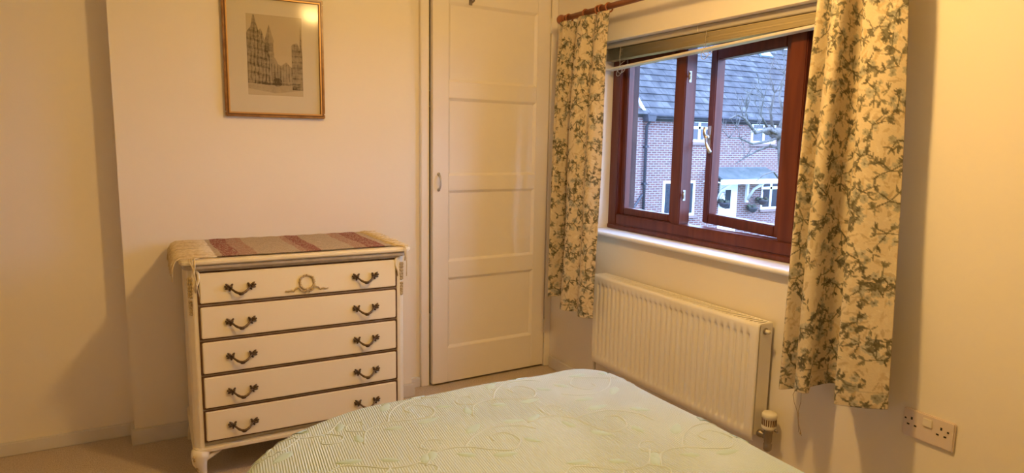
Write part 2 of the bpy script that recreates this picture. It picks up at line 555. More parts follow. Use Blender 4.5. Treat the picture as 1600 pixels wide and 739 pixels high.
# local frame: hinge edge at x=0, door runs to x=-DW, front face y=0, back y=+DT
st = 0.086
zs = [(0.012, 0.198), (0.574, 0.660), (1.028, 1.103), (1.491, 1.572), (1.954, 2.056)]   # rails
for a, b in ((-DW, -DW + st), (-st + 0.003, 0)):
    box('stile', 'white_paint', a, b, 0, DT, zs[0][0], zs[-1][1], door, bevel=0.002)
for a, b in zs:
    box('rail', 'white_paint', -DW + st, -st + 0.003, 0, DT, a, b, door, bevel=0.002)
for i in range(4):
    z0, z1 = zs[i][1], zs[i + 1][0]
    x0, x1 = -DW + st, -st + 0.003
    m = MB()
    m.box(x0, x1, 0.011, DT - 0.011, z0, z1)
    # sloped moulding round the recess
    k = 0.013
    o4 = [(x0, z0), (x1, z0), (x1, z1), (x0, z1)]
    i4 = [(x0 + k, z0 + k), (x1 - k, z0 + k), (x1 - k, z1 - k), (x0 + k, z1 - k)]
    vs = [(x, 0.0015, z) for x, z in o4] + [(x, 0.010, z) for x, z in i4] + [(x, 0.0112, z) for x, z in i4] + [(x, 0.0112, z) for x, z in o4]
    fs = []
    for q in range(4):
        n = (q + 1) % 4
        fs += [(q, n, n + 4, q + 4), (q + 4, n + 4, n + 8, q + 8)]
    m.add(vs, fs)
    m.build('panel', 'white_paint', door)
# bow handle on its back plate
hx = -DW + 0.032
h = empty('handle')
h.parent = door
hp = MB()
pts = [(hx, -0.002, 1.035), (hx, -0.016, 1.043), (hx, -0.026, 1.058), (hx, -0.027, 1.076), (hx, -0.024, 1.092), (hx, -0.014, 1.104), (hx, -0.002, 1.110)]
hp.tube(pts, [0.006, 0.005, 0.0045, 0.0045, 0.0045, 0.005, 0.006], 8)
hp.lathe([(0.0085, 0), (0.0085, 0.003)], (hx, 0, 1.112), (0, -1, 0), 12)
hp.lathe([(0.0085, 0), (0.0085, 0.003)], (hx, 0, 1.033), (0, -1, 0), 12)
bpy.data.objects.remove(h)
hp.build('handle', 'silver', door)['label'] = 'small white metal bow handle'
# coat hook
m = MB()
qx = -DW + 0.205
m.box(qx - 0.009, qx + 0.009, -0.003, 0, 1.950, 2.03)
m.tube([(qx, -0.002, 1.972), (qx, -0.022, 1.962), (qx, -0.036, 1.966), (qx, -0.040, 1.982)], 0.0055, 8)
m.tube([(qx, -0.002, 2.015), (qx, -0.03, 2.022), (qx, -0.045, 2.035)], 0.0055, 8)
m.build('coat_hook', 'valve_metal', door)
for z0 in (0.20, 1.86):
    m = MB()
    m.lathe([(0.0055, 0), (0.0055, 0.08)], (0.003, -0.006, z0), (0, 0, 1), 10)
    m.box(-0.012, 0.0, -0.002, 0.0, z0, z0 + 0.08)
    for k in range(3):
        m.lathe([(0.0065, 0), (0.0065, 0.004)], (0.003, -0.006, z0 + 0.018 + k * 0.02), (0, 0, 1), 10)
    m.build('hinge', 'white_paint', door)

# things in the cupboard, seen through the gap
tag(box('cupboard_shelf', 'shelf_wood', 0.99, XR, 3.32, YB + 0.65, 1.505, 1.535), 'brown wooden shelf inside the cupboard, seen through the door gap', 'shelf')
def folded(name, z0, n, seed):
    rd = random.Random(seed)
    m = MB()
    z = z0
    for k in range(n):
        t = rd.uniform(0.04, 0.055)
        m.box(1.10 + rd.uniform(-.01, .01), 1.62, 3.34 + rd.uniform(0, .012), 3.74, z, z + t)
        z += t
    return m.build(name, 'linen_white', bevel=0.016, seg=3)
tag(folded('linen_stack', 1.5352, 9, 3), 'stack of folded white linen on the cupboard shelf', 'linen')
P = np.zeros((30, 60, 3))
for i in range(30):
    for j in range(60):
        v, u = i / 29, j / 59
        P[i, j] = (1.06 + 0.55 * u, 3.46 + 0.03 * math.sin(u * 31) * (0.4 + v), 1.46 - 1.15 * v)
co = grid_mesh('hanging_coat', P, 'dark_cloth')
mod = co.modifiers.new('thick', 'SOLIDIFY'); mod.thickness = 0.05
tag(co, 'dark garment hanging below the shelf inside the cupboard', 'garment')
m = MB().tube([(0.985, 3.46, 1.478), (1.985, 3.46, 1.478)], 0.011, 10)
tag(m.build('clothes_rail', 'silver'), 'metal clothes rail under the cupboard shelf', 'rail')

# ------------------------------------------------------------------ window
FX0, FX1 = 2.080, 2.145                    # frame inner and outer faces
win = tag(empty('window_1', (FX0, 1.95, WZ0)), 'mahogany stained three light timber casement window, middle sash open', kind='structure')
def wpart(name, x0, x1, y0, y1, z0, z1, bevel=0.004, mt='window_wood', parent=None):
    o = box(name, mt, x0, x1, y0, y1, z0, z1, bevel=bevel)
    if parent is None:
        under(win, o)
    return o
FB, FT = 0.862, WZ1 - 0.002
JL0 = 2.690                                # inner edge of the left jamb
wpart('jamb', FX0, FX1, JL0, WY1 - 0.003, FB, FT)
wpart('jamb', FX0, FX1, WY0 + 0.003, WY0 + 0.07, FB, FT)
wpart('frame_sill', FX0 - 0.006, FX1 + 0.04, WY0 + 0.003, WY1 - 0.003, FB - 0.014, FB + 0.012, 0.005)
wpart('bottom_rail', FX0, FX1, WY0 + 0.07, JL0, FB + 0.012, 0.925)
wpart('head', FX0, FX1, WY0 + 0.07, JL0, FT - 0.065, FT)
wpart('mullion', FX0, FX1, 2.232, 2.290, 0.925, FT - 0.065)
wpart('mullion', FX0, FX1, 1.628, 1.700, 0.925, FT - 0.065)
def sash(y0, y1, z0, z1, th, x0, x1, name='fixed_sash'):
    """sash frame of two stiles and two rails with a pane, under one Empty that is a part of the window"""
    e = empty(name)
    under(win, e) if False else None
    e.location = (x0, y0, z0)
    e.parent = win
    e.matrix_parent_inverse = Matrix.Translation(-Vector(win.location))
    W, Hh, D = y1 - y0, z1 - z0, x1 - x0
    box('stile', 'window_wood', 0, D, 0, th, 0, Hh, e, 0.004)
    box('stile', 'window_wood', 0, D, W - th, W, 0, Hh, e, 0.004)
    box('sash_rail', 'window_wood', 0, D, th, W - th, 0, th, e, 0.004)
    box('sash_rail', 'window_wood', 0, D, th, W - th, Hh - th, Hh, e, 0.004)
    box('pane', 'glass', D * 0.5, D * 0.5 + 0.004, th - 0.004, W - th + 0.004, th - 0.004, Hh - th + 0.004, e)
    return e
sash(2.2905, JL0 - 0.0005, 0.9255, FT - 0.0655, 0.034, FX0 + 0.022, FX1 - 0.005)
sash(WY0 + 0.0705, 1.6275, 0.9255, FT - 0.0655, 0.040, FX0 + 0.022, FX1 - 0.005)
# open middle sash, hinged on the mullion nearest the camera
sh = sash(0, 0.529, 0, FT - 0.068 - 0.932, 0.046, 0, 0.045, 'opening_sash')
sh.location = (FX0 + 0.030, 1.7015, 0.930)
sh.rotation_euler.z = math.radians(-11.0)
m = MB()                                   # fastener: plate, boss and long lever, on the free stile
fy, fz = 0.506, 0.385
m.box(-0.003, 0, fy - 0.011, fy + 0.011, fz - 0.045, fz + 0.05)
m.lathe([(0.011, 0), (0.012, 0.012), (0.008, 0.026)], (-0.002, fy, fz), (-1, 0, 0), 12)
m.tube([(-0.020, fy, fz), (-0.026, fy + 0.005, fz + 0.02), (-0.024, fy + 0.003, fz + 0.045)], [0.008, 0.008, 0.009], 8)
m.tube([(-0.022, fy, fz - 0.004), (-0.030, fy - 0.02, fz - 0.03), (-0.030, fy - 0.052, fz - 0.066)], [0.008, 0.0065, 0.0085], 8)
m.build('fastener', 'silver', sh)['label'] = 'silver window fastener with angled lever'
def striker(y, z):
    m = MB()
    m.box(FX0 + 0.016, FX0 + 0.030, y - 0.003, y, z - 0.024, z + 0.024)
    m.tube([(FX0 + 0.022, y - 0.003, z), (FX0 + 0.010, y - 0.012, z + 0.003)], 0.004, 8)
    m.tube([(FX0 + 0.012, y - 0.010, z - 0.014), (FX0 + 0.010, y - 0.012, z + 0.004), (FX0 + 0.014, y - 0.010, z + 0.016)], [0.003, 0.005, 0.003], 8)
    under(win, m.build('striker', 'dull_silver'))
striker(2.232, 1.575)
striker(2.232, 1.055)

m = MB()
m.box(XR - 0.034, FX0 + 0.01, WY0 - 0.02, WY1 + 0.03, WZ0 - 0.008, WZ0 + 0.004)
sill = MB()
n = 10
poly = [(FX0 + 0.012, 0.834), (FX0 + 0.012, 0.850)]
poly = [(FX0 + 0.02, 0.8405), (FX0 + 0.02, 0.8485)] + [(1.963 + 0.011 * math.cos(a), 0.8375 + 0.011 * math.sin(a)) for a in [PI / 2 + k * PI / n for k in range(n + 1)]] + [(XR + 0.004, 0.8265), (XR + 0.004, 0.8405)]
vs = [(x, WY0 + 0.002, z) for x, z in poly] + [(x, WY1 - 0.002, z) for x, z in poly]
k = len(poly)
sill.add(vs, [tuple(range(k)), tuple(range(2 * k - 1, k - 1, -1))] + [(i, i + k, (i + 1) % k + k, (i + 1) % k) for i in range(k)])
tag(sill.build('trim_4', 'sill_paint'), kind='structure')

# ------------------------------------------------------------------ pendant lamp (above the bed, out of frame)
LP = Vector((1.03, 1.33, 2.13))
pl = tag(empty('pendant_lamp', (LP.x, LP.y, ZC)), 'round glass globe pendant lamp hanging from the ceiling over the bed', 'lamp')
o1 = MB().lathe([(0.045, 0), (0.045, -0.012), (0.02, -0.025)], (LP.x, LP.y, ZC), (0, 0, 1), 20).build('ceiling_rose', 'white_paint')
o2 = MB().tube([(LP.x, LP.y, ZC - 0.02), (LP.x, LP.y, LP.z + 0.10)], 0.0035, 8).build('flex', 'white_paint')
o3 = MB().lathe([(0.018, 0.07), (0.018, 0.105), (0.008, 0.115)], LP, (0, 0, 1), 16).build('lamp_holder', 'white_paint')
gl = MB()
gl.lathe([(0.072 * math.sin(PI * i / 16), -0.072 * math.cos(PI * i / 16)) for i in range(0, 17)], LP, (0, 0, 1), 24)
o4 = gl.build('globe', 'lamp_globe')
under(pl, o1, o2, o3, o4)

# ------------------------------------------------------------------ chest of drawers
CX0, CX1 = 0.098, 0.908
CYF, CYB = 2.565, 3.022
chest = tag(empty('chest_of_drawers', ((CX0 + CX1) / 2, (CYF + CYB) / 2, 0)),
            'cream painted five drawer chest with brass bail handles and cabriole legs against the wall', 'chest')
def cp(o):
    under(chest, o)
    return o
DXL, DXR = 0.133, 0.873
# carcass: back, sides, shelf rails behind the drawers
m = MB()
m.box(CX0 + 0.004, CX0 + 0.022, CYF + 0.04, CYB, 0.135, 0.815)
m.box(CX1 - 0.022, CX1 - 0.004, CYF + 0.04, CYB, 0.135, 0.815)
m.box(CX0 + 0.022, CX1 - 0.022, CYB - 0.012, CYB, 0.135, 0.815)
m.box(CX0 + 0.022, CX1 - 0.022, CYF + 0.02, CYB - 0.012, 0.135, 0.150)
cp(m.build('carcass', 'chest_paint', bevel=0.002))
# canted front posts
for x0, sx in ((CX0, 1), (CX1, -1)):
    poly = [(x0, CYF + 0.045), (x0, CYF + 0.022), (x0 + sx * 0.006, CYF + 0.012), (x0 + sx * 0.020, CYF), (x0 + sx * 0.034, CYF), (x0 + sx * 0.034, CYF + 0.045)]
    m = MB()
    m.prism(poly, 'z', 0.135, 0.815)
    post = cp(m.build('corner_post', 'chest_paint', bevel=0.0015))
    # carved drop of bellflowers on the cant
    c = MB()
    rd = random.Random(5)
    cx, cy = x0 + sx * 0.012, CYF + 0.003
    z = 0.775
    while z > 0.64:
        r = 0.0075 * (0.55 + 0.45 * (z - 0.62) / 0.16)
        if not (0.700 < z < 0.712):
            for k in (-1, 0, 1):
                c.blob((cx + k * r * 0.9 * sx, cy - k * r * 0.5, z + rd.uniform(-.002, .002)), (r * 0.55, r * 0.6, r * 1.15), n=6, m=4)
        z -= r * 1.75
    oc = c.build('carving', 'worn_gilt')
    oc.parent = post
    # the scroll that hugs the drawer's upper corner
    m = MB()
    m.tube([(x0 + sx * 0.028, CYF - 0.001, 0.815), (x0 + sx * 0.040, CYF - 0.004, 0.795), (x0 + sx * 0.040, CYF - 0.005, 0.772), (x0 + sx * 0.031, CYF - 0.005, 0.750), (x0 + sx * 0.030, CYF - 0.003, 0.728)],
           [0.004, 0.0055, 0.0055, 0.0045, 0.002], 8)
    sc = m.build('corner_scroll', 'chest_paint')
    sc.parent = post
# top with moulding
def rr(x0, x1, y0, y1, r, n=6):
    """outline with rounded front corners"""
    p = [(x1, y1), (x0, y1)]
    p += [(x0 + r - r * math.cos(a), y0 + r - r * math.sin(a)) for a in [k * PI / 2 / n for k in range(n + 1)]]
    p += [(x1 - r + r * math.sin(a), y0 + r - r * math.cos(a)) for a in [k * PI / 2 / n for k in range(n + 1)]]
    return p
top = cp(MB().prism(rr(0.078, 0.930, 2.533, 3.028, 0.03), 'z', 0.830, 0.848).build('top', 'chest_paint', bevel=0.005, seg=3))
cp(MB().prism(rr(0.088, 0.918, 2.545, 3.024, 0.025), 'z', 0.812, 0.8305).build('top_moulding', 'chest_molding', bevel=0.004))
cp(MB().box(DXL, DXR, CYF - 0.002, CYF + 0.03, 0.8025, 0.8125).build('bead', 'chest_molding', bevel=0.001))
# base rail and bead frame of the drawers
cp(MB().prism(rr(CX0 - 0.006, CX1 + 0.006, CYF - 0.006, CYB, 0.018), 'z', 0.122, 0.140).build('base_moulding', 'chest_paint', bevel=0.004))
lines = [0.803, 0.678, 0.547, 0.415, 0.284, 0.157]
for zl in lines[1:-1]:
    cp(MB().box(DXL, DXR, CYF + 0.004, CYF + 0.03, zl - 0.005, zl + 0.005).build('drawer_divider', 'chest_molding', bevel=0.001))

rdg = random.Random(11)
def handle_mesh():
    """bail of twisted stem between two leaf clusters; centre at origin, facing -y"""
    m = MB()
    W = 0.034
    pts = []
    for k in range(13):
        t = k / 12
        x = -W + 2 * W * t
        z = 0.006 - 0.022 * math.sin(PI * t) ** 0.8
        y = -0.006 - 0.016 * math.sin(PI * t)
        pts.append((x, y, z))
    m.tube(pts, [0.0029 + 0.0016 * math.sin(PI * k / 12) + 0.0007 * (k % 2) for k in range(13)], 7)
    m.blob((0, -0.022, -0.020), (0.009, 0.004, 0.004), n=8, m=5)
    for sx in (-1, 1):
        for (dx, dz, a, L, wd) in ((0, 0.004, 0.2, 0.010, 0.006), (0.010, 0.010, 0.7, 0.012, 0.005), (-0.006, 0.010, 2.2, 0.008, 0.005),
                                   (0.012, -0.002, -0.2, 0.011, 0.005), (0.002, -0.007, -1.2, 0.009, 0.005), (0.018, 0.005, 0.3, 0.008, 0.005)):
            ca, sa = math.cos(a), math.sin(a)
            R3 = Matrix(((ca * sx, 0, -sa * sx), (0, 1, 0), (sa, 0, ca)))
            m.blob((sx * (W + dx * 0.8), -0.005, 0.004 + dz * 0.9), (L * 0.95, 0.0050, wd * 0.85), R3, n=7, m=4)
    return m
hproto = None
def make_handle(x, z, parent):
    global hproto
    if hproto is None:
        o = handle_mesh().build('handle', 'antique_brass')
        hproto = o
    else:
        o = hproto.copy()
        COL.objects.link(o)
    o.parent = parent
    o.location = (x - parent.location.x, CYF - 0.0065 - parent.location.y, z - parent.location.z)
    o.matrix_parent_inverse = Matrix.Identity(4)
    return o
for i in range(5):
    z1, z0 = lines[i], lines[i + 1]
    e = empty('drawer', ((DXL + DXR) / 2, CYF, (z0 + z1) / 2))
    e.parent = chest
    e.location = Vector(e.location) - Vector(chest.location)
    off = Vector(e.location) + Vector(chest.location)
    def dpart(o, off=off, e=e):
        o.parent = e
        o.matrix_parent_inverse = Matrix.Translation(-off)
        return o
    g = 0.0065
    dpart(MB().box(DXL + 0.006, DXR - 0.006, CYF - 0.006, CYF + 0.012, z0 + g + 0.001, z1 - g - 0.001).build('drawer_front', 'drawer_paint', bevel=0.003))
    b = MB()                                # dark bead round the front
    b.box(DXL, DXR, CYF - 0.001, CYF + 0.01, z1 - g - 0.0005, z1 - g + 0.0035)
    b.box(DXL, DXR, CYF - 0.001, CYF + 0.01, z0 + g - 0.0035, z0 + g + 0.0005)
    b.box(DXL - 0.001, DXL + 0.0055, CYF - 0.001, CYF + 0.01, z0 + g, z1 - g)
    b.box(DXR - 0.0055, DXR + 0.001, CYF - 0.001, CYF + 0.01, z0 + g, z1 - g)
    dpart(b.build('cock_bead', 'dark_bead'))
    t = MB()
    t.box(DXL + 0.012, DXR - 0.012, CYF + 0.012, CYB - 0.03, z0 + 0.012, z0 + 0.018)
    dpart(t.build('drawer_tray', 'shelf_wood'))
    zh = (0.733, 0.604, 0.474, 0.340, 0.209)[i]
    for xh in (0.275, 0.741):
        o = make_handle(0, 0, e)
        o.location = Vector((xh - 0.002 * (i if xh < 0.5 else 0), CYF - 0.0065, zh)) - off
    if i == 0:                              # applied wreath with ribbon ends
        wz, wx, wy = 0.734, 0.513, CYF - 0.008
        m = MB()
        for k in range(40):
            a = 2 * PI * k / 40 + rdg.uniform(-.05, .05)
            rr_ = 0.027 + rdg.uniform(-.002, .002)
            m.blob((wx + rr_ * math.cos(a), wy - 0.002, wz + rr_ * math.sin(a)), (0.0035 + rdg.uniform(0, .0018), 0.004, 0.0032), n=6, m=4)
        m.blob((wx, wy - 0.003, wz + 0.029), (0.005, 0.005, 0.004))
        m.tube([(wx + 0.0265 * math.cos(2 * PI * k / 24), wy, wz + 0.0265 * math.sin(2 * PI * k / 24)) for k in range(25)], 0.0035, 6)
        for sx in (-1, 1):
            m.tube([(wx, wy - 0.002, wz - 0.028), (wx + sx * 0.014, wy - 0.002, wz - 0.036), (wx + sx * 0.024, wy - 0.002, wz - 0.028), (wx + sx * 0.03, wy - 0.002, wz - 0.018),
                    (wx + sx * 0.042, wy - 0.002, wz - 0.021), (wx + sx * 0.050, wy - 0.002, wz - 0.031), (wx + sx * 0.060, wy - 0.002, wz - 0.026),
                    (wx + sx * 0.070, wy - 0.002, wz - 0.030), (wx + sx * 0.081, wy - 0.002, wz - 0.028)],
                   [0.003, 0.0028, 0.003, 0.0035, 0.0025, 0.0035, 0.0022, 0.003, 0.0015], 6)
            m.tube([(wx, wy - 0.002, wz - 0.028), (wx + sx * 0.01, wy - 0.003, wz - 0.024), (wx + sx * 0.017, wy - 0.002, wz - 0.030), (wx + sx * 0.006, wy - 0.002, wz - 0.040)], 0.002, 6)
        m.blob((wx, wy - 0.003, wz - 0.030), (0.006, 0.005, 0.005))
        dpart(m.build('wreath_ornament', 'worn_gilt'))
# cabriole legs
for lx, ly, sx, sy, nm in ((CX0 + 0.004, CYF + 0.002, -1, -1, 1), (CX1 - 0.004, CYF + 0.002, 1, -1, 1), (CX0 + 0.004, CYB - 0.02, -1, 0, 0), (CX1 - 0.004, CYB - 0.02, 1, 0, 0)):
    m = MB()
    if nm:
        base = Vector((lx - sx * 0.026, ly + 0.026, 0))
        dirv = Vector((sx, sy, 0)).normalized()
        prof = [(0.123, 0.012, 0.034), (0.105, 0.020, 0.032), (0.085, 0.022, 0.026), (0.06, 0.014, 0.019), (0.035, 0.008, 0.014), (0.015, 0.014, 0.014), (0.006, 0.020, 0.016), (0.0, 0.020, 0.015)]
        m.tube([base + dirv * o_ + Vector((0, 0, z)) for z, o_, r in prof], [r for _, _, r in prof], 12)
        leg = cp(m.build('leg', 'chest_paint'))
        # ears that sweep from the knee along the rail
        for d2 in (Vector((-sx, 0, 0)), Vector((0, 1, 0))):
            e2 = MB()
            pw = base + dirv * 0.022
            e2.tube([pw + Vector((0, 0, 0.075)), pw + d2 * 0.028 + Vector((0, 0, 0.100)), pw + d2 * 0.075 + Vector((0, 0, 0.118))], [0.010, 0.012, 0.005], 8)
            o = e2.build('bracket', 'chest_paint'); o.parent = leg
        kn = MB()
        for k in range(7):
            kn.blob(base + dirv * (0.050 - k * 0.0035) + Vector((0, 0, 0.112 - k * 0.011)), (0.006, 0.006, 0.007))
        o = kn.build('knee_carving', 'worn_gilt'); o.parent = leg
    else:
        m.prism([(lx, 0.122), (lx - sx * 0.045, 0.122), (lx - sx * 0.022, 0.075), (lx - sx * 0.018, 0.0), (lx + sx * 0.014, 0.0), (lx + sx * 0.006, 0.06)], 'y', ly - 0.012, ly + 0.012)
        cp(m.build('leg', 'chest_paint', bevel=0.003))

# ------------------------------------------------------------------ woven runner on the chest
def hexl(h):
    v = [int(h[i:i + 2], 16) / 255 for i in (0, 2, 4)]
    return np.array([c / 12.92 if c <= 0.04045 else ((c + 0.055) / 1.055) ** 2.4 for c in v])
rng = np.random.default_rng(4)
RX0, RX1, RY0, RY1, RZ = 0.196, 0.862, 2.562, 3.010, 0.8495
runner = tag(empty('table_runner', ((RX0 + RX1) / 2, (RY0 + RY1) / 2, 0.848)), 'beige woven runner with dull red bands and long cream fringe on the chest top', 'runner')
nr, nc = 110, 190
P = np.zeros((nr, nc, 3))
U, V = np.meshgrid(np.linspace(0, 1, nc), np.linspace(0, 1, nr))
P[..., 0] = RX0 + (RX1 - RX0) * U + 0.004 * np.sin(V * 7) + V * -0.012
P[..., 1] = RY0 + (RY1 - RY0) * V + 0.004 * np.sin(U * 8 + 1) + 0.006 * np.maximum(0, U - 0.6)
P[..., 2] = RZ + 0.0022 + 0.0009 * np.sin(U * 60) * np.sin(V * 23)
base = np.array([0.50, 0.40, 0.28])
C = np.ones((nr, nc, 3)) * base
C *= (1 + 0.35 * (rng.random((nr, nc, 1)) - 0.5))
red = np.array([0.30, 0.115, 0.09])
pink = np.array([0.42, 0.245, 0.175])
xs = U
def band(a, b, colr, k):
    msk = ((xs > a) & (xs < b))
    spk = rng.random((nr, nc)) < k
    mm = msk & spk
    C[mm] = colr * (0.8 + 0.4 * rng.random((mm.sum(), 1)))
band(0.035, 0.125, red, 0.8); band(0.125, 0.215, pink, 0.75)
band(0.445, 0.485, pink, 0.7); band(0.485, 0.565, red, 0.8)
band(0.76, 0.84, pink, 0.7); band(0.84, 0.95, red, 0.78)
C[:2] *= 0.55
ru = grid_mesh('runner_cloth', P, 'woven_runner', C)
md = ru.modifiers.new('thick', 'SOLIDIFY'); md.thickness = 0.0022; md.offset = -1
under(runner, ru)
rd = random.Random(8)
def fringe(side):
    m = MB()
    n = 48
    for k in range(n):
        t = (k + rd.uniform(-0.35, 0.35)) / (n - 1)
        y = RY0 + 0.004 + (RY1 - RY0 - 0.008) * min(max(t, 0), 1)
        x0 = (RX0 if side < 0 else RX1) - 0.012 * t
        Lh = rd.uniform(0.10, 0.135) if side < 0 else rd.uniform(0.05, 0.085)
        yo = rd.uniform(-0.02, 0.012)
        z = 0.8520 + rd.uniform(0, 0.004)
        if side < 0:
            ex = 0.070
            p = [(x0 + 0.006, y, 0.8525), (x0 - 0.05, y + yo * 0.4, z + 0.002), (ex + 0.012, y + yo * 0.8, z + 0.001), (ex - 0.004, y + yo, 0.846), (ex - 0.010 - rd.uniform(0, .006), y + yo, 0.83)]
            drop = rd.uniform(0.02, 0.06)
            p.append((ex - 0.012 - rd.uniform(0, .008), y + yo * 1.2, 0.83 - drop))
        else:
            p = [(x0 - 0.006, y, 0.8525), (x0 + 0.02, y + yo * 0.3, z + 0.003), (x0 + 0.035, y + yo * 0.8, z), (min(x0 + Lh, 0.922), y + yo * 1.6, z - 0.001)]
        m.tube(p, 0.0026, 4, smooth=True)
    o = m.build('fringe', 'thread')
    o['kind'] = 'stuff'
    under(runner, o)
fringe(-1); fringe(1)
for (xa, za, ln, lx) in ((0.118, 0.85, 0.115, 0.010), (0.127, 0.85, 0.06, -0.004), (0.110, 0.85, 0.14, 0.028), (0.900, 0.85, 0.12, 0.006), (0.895, 0.85, 0.055, 0.004)):
    m = MB()
    pts = [(xa + (0.05 if xa < 0.5 else -0.035), 2.60, 0.852), (xa, 2.545, 0.853), (xa, 2.5265, 0.846), (xa + lx * 0.3, 2.524, 0.825), (xa + lx * 0.7, 2.526, 0.85 - ln * 0.6), (xa + lx, 2.535, 0.85 - ln)]
    m.tube(pts, 0.0018 if ln > 0.1 else 0.0024, 5)
    under(runner, m.build('loose_thread', 'thread'))

# ------------------------------------------------------------------ framed etching
PX0, PX1, PZ0, PZ1, PY = 0.297, 0.705, 1.366, 1.872, YA - 0.003
pic = tag(empty('framed_picture', ((PX0 + PX1) / 2, PY, PZ0)), 'gold framed etching of an old street with a spire, hanging above the chest', 'picture')
fw = 0.019
def bar(x0, x1, z0, z1):
    o = MB().box(x0, x1, PY - 0.020, PY, z0, z1).build('frame_bar', 'gold_frame', bevel=0.003); under(pic, o)
bar(PX0, PX1, PZ0, PZ0 + fw); bar(PX0, PX1, PZ1 - fw, PZ1)
bar(PX0, PX0 + fw, PZ0 + fw, PZ1 - fw); bar(PX1 - fw, PX1, PZ0 + fw, PZ1 - fw)
m = MB()
def ringbox(m, a, b, y0, y1):
    m.box(PX0 + a, PX1 - a, y0, y1, PZ0 + a, PZ0 + b); m.box(PX0 + a, PX1 - a, y0, y1, PZ1 - b, PZ1 - a)
    m.box(PX0 + a, PX0 + b, y0, y1, PZ0 + b, PZ1 - b); m.box(PX1 - b, PX1 - a, y0, y1, PZ0 + b, PZ1 - b)
ringbox(m, 0.0135, 0.0185, PY - 0.0235, PY - 0.019)
under(pic, m.build('gilt_bead', 'gold_bead', bevel=0.001))
m = MB(); ringbox(m, 0.008, 0.0115, PY - 0.0212, PY - 0.019)
under(pic, m.build('dark_groove', 'frame_dark'))
under(pic, box('mount_board', 'mat_board', PX0 + fw, PX1 - fw, PY - 0.010, PY - 0.004, PZ0 + fw, PZ1 - fw))
# the print, sketched in ink on toned paper
EX0, EX1, EZ0, EZ1 = 0.389, 0.615, 1.458, 1.790
nc, nr = 170, 250
ink = np.zeros((nr, nc))
rngp = np.random.default_rng(21)
U, V = np.meshgrid((np.arange(nc) + .5) / nc, (np.arange(nr) + .5) / nr)       # V: 0 bottom, 1 top
def smooth_noise(sx, sy, seed):
    r = np.random.default_rng(seed).random((sy + 2, sx + 2))
    x, y = U * sx, V * sy
    i, j = x.astype(int), y.astype(int)
    fx, fy = x - i, y - j
    return (r[j, i] * (1 - fx) + r[j, i + 1] * fx) * (1 - fy) + (r[j + 1, i] * (1 - fx) + r[j + 1, i + 1] * fx) * fy
N1, N2, N3 = smooth_noise(40, 60, 1), smooth_noise(14, 18, 2), smooth_noise(5, 5, 3)
# left row of tall gabled fronts, descending to the vanishing point
topL = np.interp(U, [0, .03, .08, .12, .14, .18, .21, .25, .28, .31, .34, .38, .42], [.76, .80, .84, .99, .99, .88, .80, .83, .78, .70, .62, .52, .46])
ML = (V < topL) & (V > .10 + .05 * (1 - U)) & (U < .40)
topM = np.interp(U, [.30, .36, .42, .50, .55, .60, .64, .70, .76, .82], [.44, .46, .50, .47, .40, .38, .40, .43, .38, .36])
MM = (V < topM) & (V > .13) & (U > .30) & (U < .84)
topR = np.interp(U, [.78, .80, .82, .90, .92, .95, .97, .985, 1], [.38, .64, .66, .68, .66, .60, .92, .62, .5])
MR = (V < topR) & (V > .08) & (U > .80)
sp_w = np.interp(V, [.48, .53, .55, .66, .67, .69, .70, .88], [.085, .085, .07, .07, .085, .085, .075, .002])
MS = (np.abs(U - .40) < sp_w) & (V > .45) & (V < .88)
ink[ML] = .42; ink[MM] = np.maximum(ink[MM], .36); ink[MR] = .45; ink[MS] = np.where(U[MS] < .40, .5, .36)
stripes = (np.sin(U * 95 + 3 * N2) > 0.45) & ML; ink[stripes] += .22
rows = (np.sin(V * 62 + 8 * (U - .5)) > 0.6) & ML; ink[rows] += .16
ink[(np.sin(U * 120) > .55) & MM & (V < .40) & (V > .18)] += .22
ink[(np.sin(V * 90) > .6) & MR] += .14
ink[(np.abs(np.sin(U * 130)) > .8) & MS & (V < .66) & (V > .55)] += .35
ink[(V < .16) & (U < .95) & (V > .03 + .10 * np.abs(U - .5))] += .22
ink[(V < .30) & (V > .13) & (U > .42) & (U < .60)] += .12
ink[(((U - .53) / .085) ** 2 + ((V - .17) / .055) ** 2) < 1] += .3
N4 = smooth_noise(84, 30, 5)
N5 = smooth_noise(30, 124, 6)
ink *= .55 + .55 * N4 + .45 * N5
ink *= .75 + .5 * N2
hatch = (np.sin((U + V * .6) * 260 + 4 * N2) > .55) & (ML | MR | MM)
ink[hatch] += .07
ink[(V < .13) & (np.sin((V * 3 - U) * 120) > .5)] += .06
ink += (.05 * N3) * (V > .5)
edge = (U < .008) | (U > .992) | (V < .006) | (V > .994)
ink[edge] += .25
ink = np.clip(ink, 0, .95)
paper, inkc = np.array([0.56, 0.44, 0.26]), np.array([0.085, 0.062, 0.038])
C = paper * (1 - ink[..., None]) + inkc * ink[..., None]
P = np.zeros((nr, nc, 3))
P[..., 0] = EX0 + (EX1 - EX0) * U; P[..., 1] = PY - 0.0104; P[..., 2] = EZ0 + (EZ1 - EZ0) * V
under(pic, grid_mesh('etching', P, 'etching_print', C, smooth=False))
under(pic, box('glazing', 'picture_glass', PX0 + fw - 0.002, PX1 - fw + 0.002, PY - 0.0150, PY - 0.0130, PZ0 + fw - 0.002, PZ1 - fw + 0.002))

